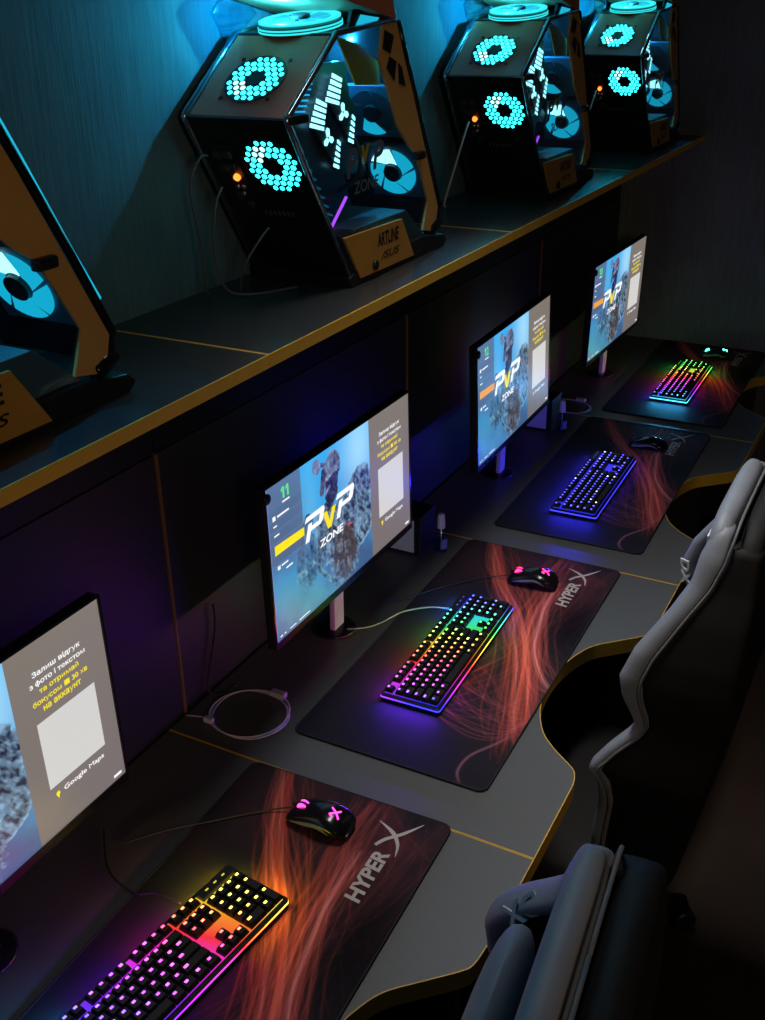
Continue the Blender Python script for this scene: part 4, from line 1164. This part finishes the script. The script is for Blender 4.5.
def gaming_chair(x, y, rz, lab, cush, tz, wing=0.0):
    t = tag(empty('gaming_chair', (x, y, 0), rz), lab, 'chair', 'grey and black gaming chairs')
    # black back shell
    zs = np.linspace(0.49, 1.268, 34); rings = []
    for i, z in enumerate(zs):
        k = 1.0 if z < 1.22 else max(0.55, 1-((z-1.22)/0.055)**2*0.30)
        rings.append(sell(0, core_y(z)-float(np.interp(z, [0.9, 1.15, 1.25], [0.045, 0.030, 0.020])), z, (hw(z)-0.004)*k, float(np.interp(z, [0.9, 1.15, 1.25], [0.036, 0.030, 0.026]))*k, 0.5, 28))
    MB().loft(rings).build('back_shell', M['black_leather'], t)
    # black pad between the bolsters
    rings = [sell(0, core_y(z)+0.004, z, hw(z)*0.80, 0.026, 0.6, 24) for z in np.linspace(0.50, 1.20, 22)]
    MB().loft(rings).build('back_pad', M['black_leather'], t)
    for sx in (-1, 1):
        def wy(z): return wing*math.exp(-((z-1.075)/0.075)**2) if sx > 0 else 0.0
        zz = np.linspace(0.52, 1.262, 60); rings = []
        for i, z in enumerate(zz):
            k = 1.0 if i < len(zz)-5 else ((len(zz)-i)/5.0)**0.5
            ry = (fy(z)-py(z))/2+0.003; w = float(np.interp(z, [0.76, 0.9, 1.0, 1.2, 1.39], [0.018, 0.020, 0.026, 0.028, 0.026]))
            rings.append(sell(sx*(hw(z)-w), fy(z)-ry+wy(z), z, w*k, ry*k, 0.8, 18))
        MB().loft(rings).build('side_bolster', M['grey_leather'], t)
        rings = []
        for i, z in enumerate(zz[:-2]):
            y0, y1 = py(z)+0.004+wy(z), core_y(z)-float(np.interp(z, [0.9, 1.15, 1.25], [0.075, 0.055, 0.040]))
            rings.append(sell(sx*(hw(z)-0.022), (y0+y1)/2, z, 0.020, max(0.012, (y0-y1)/2), 0.6, 14))
        MB().loft(rings).build('bolster_side', M['black_leather'], t)
        p = smoothpath([(sx*(hw(z)+0.0005), py(z)+wy(z), z) for z in np.linspace(0.56, 1.235, 32)]+[(sx*0.160, -0.0895, 1.262), (sx*0.125, -0.090, 1.2735), (0, -0.090, 1.276)], 3)
        MB().tube(p, 0.0028, 6).build('piping', M['piping'], t)
    # head roll joining the two bolsters
    rings = []
    for z in np.linspace(1.13, 1.277, 18):
        q = float(np.interp(z, [1.13, 1.20, 1.24, 1.262, 1.277], [0.185, 0.180, 0.172, 0.155, 0.125]))
        d = float(np.interp(z, [1.13, 1.17, 1.245, 1.264, 1.277], [0.014, 0.0225, 0.0235, 0.020, 0.010]))
        rings.append(sell(0, -0.040-0.0235, z, q, d, 0.5, 32))
    MB().loft(rings).build('head_roll', M['grey_leather'], t)
    for s_ in (-0.115, -0.065, -0.015, 0.035):
        bb = MB(); bb.box((s_, -0.0395, 1.215), (0.036, 0.003, 0.030)); bb.build('head_embroidery', M['white_thread'], t)
    # cushion strapped between the bolsters
    rings = []
    for i in range(19):
        s_ = -1+2*i/18; k = max(0.02, 1-abs(s_)**2.4)
        zc = cush[2]+0.125*s_
        yc = core_y(zc)+0.075+cush[1]
        rings.append(sell(cush[0], yc, zc, 0.135*k**0.45, 0.030*k**0.6, 0.75, 22))
    MB().loft(rings).build('cushion', M['grey_leather'], t)
    # lettering on the far shoulder wing
    wv = lambda z: fy(z)+wing*math.exp(-((z-1.075)/0.075)**2)
    dn = (Vector((0, wv(tz-0.02)-wv(tz+0.02), -0.04))).normalized()
    nrm = Vector((-0.8, 0.6, 0)); nrm = (nrm-dn*nrm.dot(dn)).normalized()
    base = Matrix((dn, nrm.cross(dn), nrm)).transposed().to_4x4()
    text_obj('embroidery', 'DX', 0.058, 0.026, M['white_thread'], t, Matrix.Translation(Vector((hw(tz)-0.027-0.0225, wv(tz)-0.026+0.0165, tz))) @ base, bold=0.02, depth=0.003)
    # seat
    rings = []
    for i in range(15):
        yy = -0.02+0.52*i/14; e = 1-abs(2*i/14-1)**4*0.5
        rings.append([(0.265*e*math.copysign(abs(math.cos(a))**0.55, math.cos(a)), yy, 0.465+0.05*e*math.copysign(abs(math.sin(a))**0.6, math.sin(a))) for a in [2*PI*q/20 for q in range(20)]])
    MB().loft(rings).build('seat', M['black_leather'], t)
    MB().lathe([(0.028, 0.10), (0.028, 0.28), (0.022, 0.28), (0.022, 0.43)], (0, 0.2, 0), 16).build('gas_column', M['black'], t)
    for k in range(5):
        a = 2*PI*k/5+0.35
        e = Vector((math.cos(a), math.sin(a), 0)); c = Vector((0, 0.2, 0))
        l = MB(); l.tube([c+e*0.02+Vector((0, 0, 0.125)), c+e*0.18+Vector((0, 0, 0.105)), c+e*0.32+Vector((0, 0, 0.075))], [0.034, 0.028, 0.022], 8)
        leg = l.build('leg', M['black'], t)
        w = MB(); w.lathe([(0.022, -0.024), (0.030, -0.020), (0.030, -0.006), (0.016, -0.004), (0.016, 0.004), (0.030, 0.006), (0.030, 0.020), (0.022, 0.024)], c+e*0.32+Vector((0, 0, 0.0305)), 14, Matrix((Vector((0, 0, 1)), e, Vector((-e.y, e.x, 0)))).transposed())
        w.build('castor', M['black'], leg)
    return t
gaming_chair(0.41, -0.285, 0.0, 'grey-edged black gaming chair tucked at the desk of the monitor numbered 11', (0.0, -0.02, 0.98), 0.965)
gaming_chair(-0.695, -0.330, math.radians(5), 'grey-edged black gaming chair nearest of all, white embroidery on its shoulder wing', (0.005, 0.012, 1.080), 1.112, 0.036)

# ================================================================== SMALL THINGS
def cable(name, pts, r, mat, lab, cat='cable', n=8, group=None):
    o = MB().tube(smoothpath(pts, n), r, 7).build(name, mat)
    return tag(o, lab, cat, group)
# coil of white cable
def coil(cx, cy, rx, ry, loops, lab, tail):
    t = tag(empty('coiled_cable', (cx, cy, D)), lab, 'cable', 'pale coiled cables behind the mouse pads')
    pts = []
    n = 26*loops
    for i in range(n+1):
        a = 2*PI*i/26+2.2; k = 1-0.11*(i/n)*(1+0.6*math.sin(a*0.5+1))
        pts.append((rx*k*math.cos(a)+0.006*math.sin(i*0.31), ry*k*math.sin(a), 0.0032+0.0016*(i/26)+0.001*math.sin(i*0.7)))
    pts = [tuple(tail)]+pts
    MB().tube(smoothpath(pts, 3), 0.0016, 6).build('cord', M['white_cable'], t)
    MB().box((rx*0.97, -0.02, 0.009), (0.016, 0.034, 0.012)).build('plug', M['white_cable'], t, bevel=0.002)
    MB().box((-rx*0.72, ry*0.70, 0.008), (0.010, 0.022, 0.012)).build('tie', M['white_cable'], t, bevel=0.002)
    return t
coil(0.028, 0.478, 0.080, 0.085, 3, 'coiled pale cable on the dark desk left of the monitor numbered 11', (-0.060, 0.115, 0.0025))
coil(2.005, 0.468, 0.070, 0.080, 2, 'coiled pale cable on the desk beside the far clear bottle', (0.03, 0.10, 0.0025))
cable('keyboard_cable', [(0.385, 0.452, D+0.010), (0.42, 0.42, D+0.004), (0.455, 0.40, D+0.003), (0.51, 0.372, D+0.0095), (0.555, 0.325, D+0.0095), (0.565, 0.280, D+0.013)], 0.0020, M['grey_cable'], 'grey keyboard cable curving from the stand of monitor 11')
cable('keyboard_cable', [(-0.36, 0.52, D+0.003), (-0.43, 0.45, D+0.003), (-0.45, 0.38, D+0.003), (-0.44, 0.345, D+0.009), (-0.44, 0.292, D+0.013)], 0.0019, M['black_cable'], 'dark keyboard cable behind the nearest rainbow keyboard')
cable('power_cable', [(0.088, 0.592, D+0.200), (0.088, 0.592, D+0.15), (0.066, 0.593, D+0.08), (0.045, 0.592, D+0.015), (0.06, 0.57, D+0.004), (0.10, 0.56, D+0.004)], 0.0027, M['black_cable'], 'black cable hanging down the dark panel beside the monitor numbered 11')
for pts, lab in (([(-0.178, 0.2505, 0.0165), (-0.180, 0.262, 0.013), (-0.205, 0.30, 0.0085), (-0.27, 0.37, 0.0078), (-0.31, 0.415, 0.0068), (-0.37, 0.47, 0.0022)], 'thin dark mouse cable on the nearest desk'),
                 ([(0.7708, 0.2125, 0.0165), (0.765, 0.225, 0.013), (0.74, 0.27, 0.0085), (0.66, 0.335, 0.0078), (0.58, 0.392, 0.0068), (0.53, 0.44, 0.0022)], 'thin dark mouse cable on the desk of the monitor numbered 11')):
    cable('mouse_cable', [(x, y, D+z) for x, y, z in pts], 0.0014, M['black_cable'], lab)
# cables behind the cases
for k, (x, y, lab) in enumerate(((0.33, 0.39, 'dark leads hanging from the ports of the large computer case'),
                                 (0.33+1.037, 0.382, 'pale lead hanging from the lit port of the case above monitor 12'),
                                 (0.33+2.062, 0.372, 'pale lead hanging from the lit port of the farthest computer case'))):
    if k == 0:
        cable('port_cable', [(x-0.182, y+0.168, SH+0.250), (x-0.200, y+0.172, SH+0.248), (x-0.222, y+0.180, SH+0.20), (x-0.198, y+0.186, SH+0.10), (x-0.190, y+0.192, SH+0.03), (x-0.17, y+0.200, SH+0.004)], 0.0024, M['dark_cable'], 'dark lead looping down from the highest port of the large computer case')
        cable('port_cable', [(x-0.158, y+0.160, SH+0.196), (x-0.176, y+0.164, SH+0.165), (x-0.185, y+0.168, SH+0.09), (x-0.170, y+0.160, SH+0.02), (x-0.13, y+0.130, SH+0.0035), (x-0.05, y+0.085, SH+0.0035)], 0.0024, M['dark_cable'], 'dark lead from beside the glowing orange light of the large computer case')
        cable('port_cable', [(x-0.102, y+0.105, SH+0.120), (x-0.118, y+0.112, SH+0.105), (x-0.140, y+0.128, SH+0.070), (x-0.145, y+0.142, SH+0.035), (x-0.125, y+0.160, SH+0.004)], 0.0024, M['dark_cable'], 'dark lead from the slot vents of the large computer case')
    else:
        cable('port_cable', [(x-0.160, y+0.150, SH+0.205), (x-0.175, y+0.152, SH+0.185), (x-0.21, y+0.165, SH+0.10), (x-0.235, y+0.180, SH+0.02), (x-0.22, y+0.185, SH+0.004)], 0.0028, M['white_cable'], lab)
# black desk boxes with a pale end
for x, y, lab in ((0.783, 0.460, 'black desk box with pale end, behind monitor 11'), (1.752, 0.447, 'black desk box with pale end, behind monitor 12')):
    t = tag(empty('desk_box', (x, y, D)), lab, 'box', 'black boxes on the desk behind the monitors')
    MB().box((0.046, 0.068, 0.056), (0.090, 0.136, 0.110)).build('body', M['box'], t, bevel=0.002)
    MB().box((-0.0005, 0.074, 0.055), (0.003, 0.112, 0.092)).build('end_plate', M['end_plate'], t)
    for yy in (0.012, 0.124):
        MB().box((0.046, yy, 0.0006), (0.07, 0.014, 0.0012)).build('foot', M['black'], t)
    rim = MB(); rim.box((0.046, 0.0005, 0.1105), (0.090, 0.002, 0.002)); rim.box((0.0015, 0.0005, 0.056), (0.002, 0.002, 0.110)); rim.build('front_rim', M['steel_dark'], t)
# spray bottles
def bottle(x, y, lab):
    t = tag(empty('spray_bottle', (x, y, D+0.0005)), lab, 'bottle', 'small clear spray bottles')
    MB().lathe([(0.014, 0.0), (0.0165, 0.002), (0.0165, 0.052), (0.0150, 0.060), (0.0080, 0.068), (0.0075, 0.074)], (0, 0, 0), 24).build('body', M['bottle'], t)
    MB().lathe([(0.0135, 0.002), (0.0152, 0.004), (0.0152, 0.042)], (0, 0, 0), 20).build('liquid', M['liquid'], t)
    MB().tube([(0, 0, 0.006), (0.002, 0, 0.04), (0, 0, 0.072)], 0.0014, 6).build('dip_tube', M['cap'], t)
    MB().lathe([(0.0105, 0.070), (0.0112, 0.072), (0.0100, 0.100), (0.0085, 0.108), (0.006, 0.110)], (0, 0, 0), 20).build('cap', M['cap'], t)
    b = MB()
    for k in range(8):
        a0, a1 = -2.6+k*0.16, -2.6+(k+1)*0.16
        b.face([(0.0168*math.cos(a0), 0.0168*math.sin(a0), 0.014), (0.0168*math.cos(a1), 0.0168*math.sin(a1), 0.014), (0.0168*math.cos(a1), 0.0168*math.sin(a1), 0.042), (0.0168*math.cos(a0), 0.0168*math.sin(a0), 0.042)])
    b.build('sticker', M['bottle_label'], t)
bottle(0.835, 0.425, 'small clear spray bottle right of the monitor numbered 11')
bottle(1.772, 0.418, 'small clear spray bottle right of the monitor numbered 12')
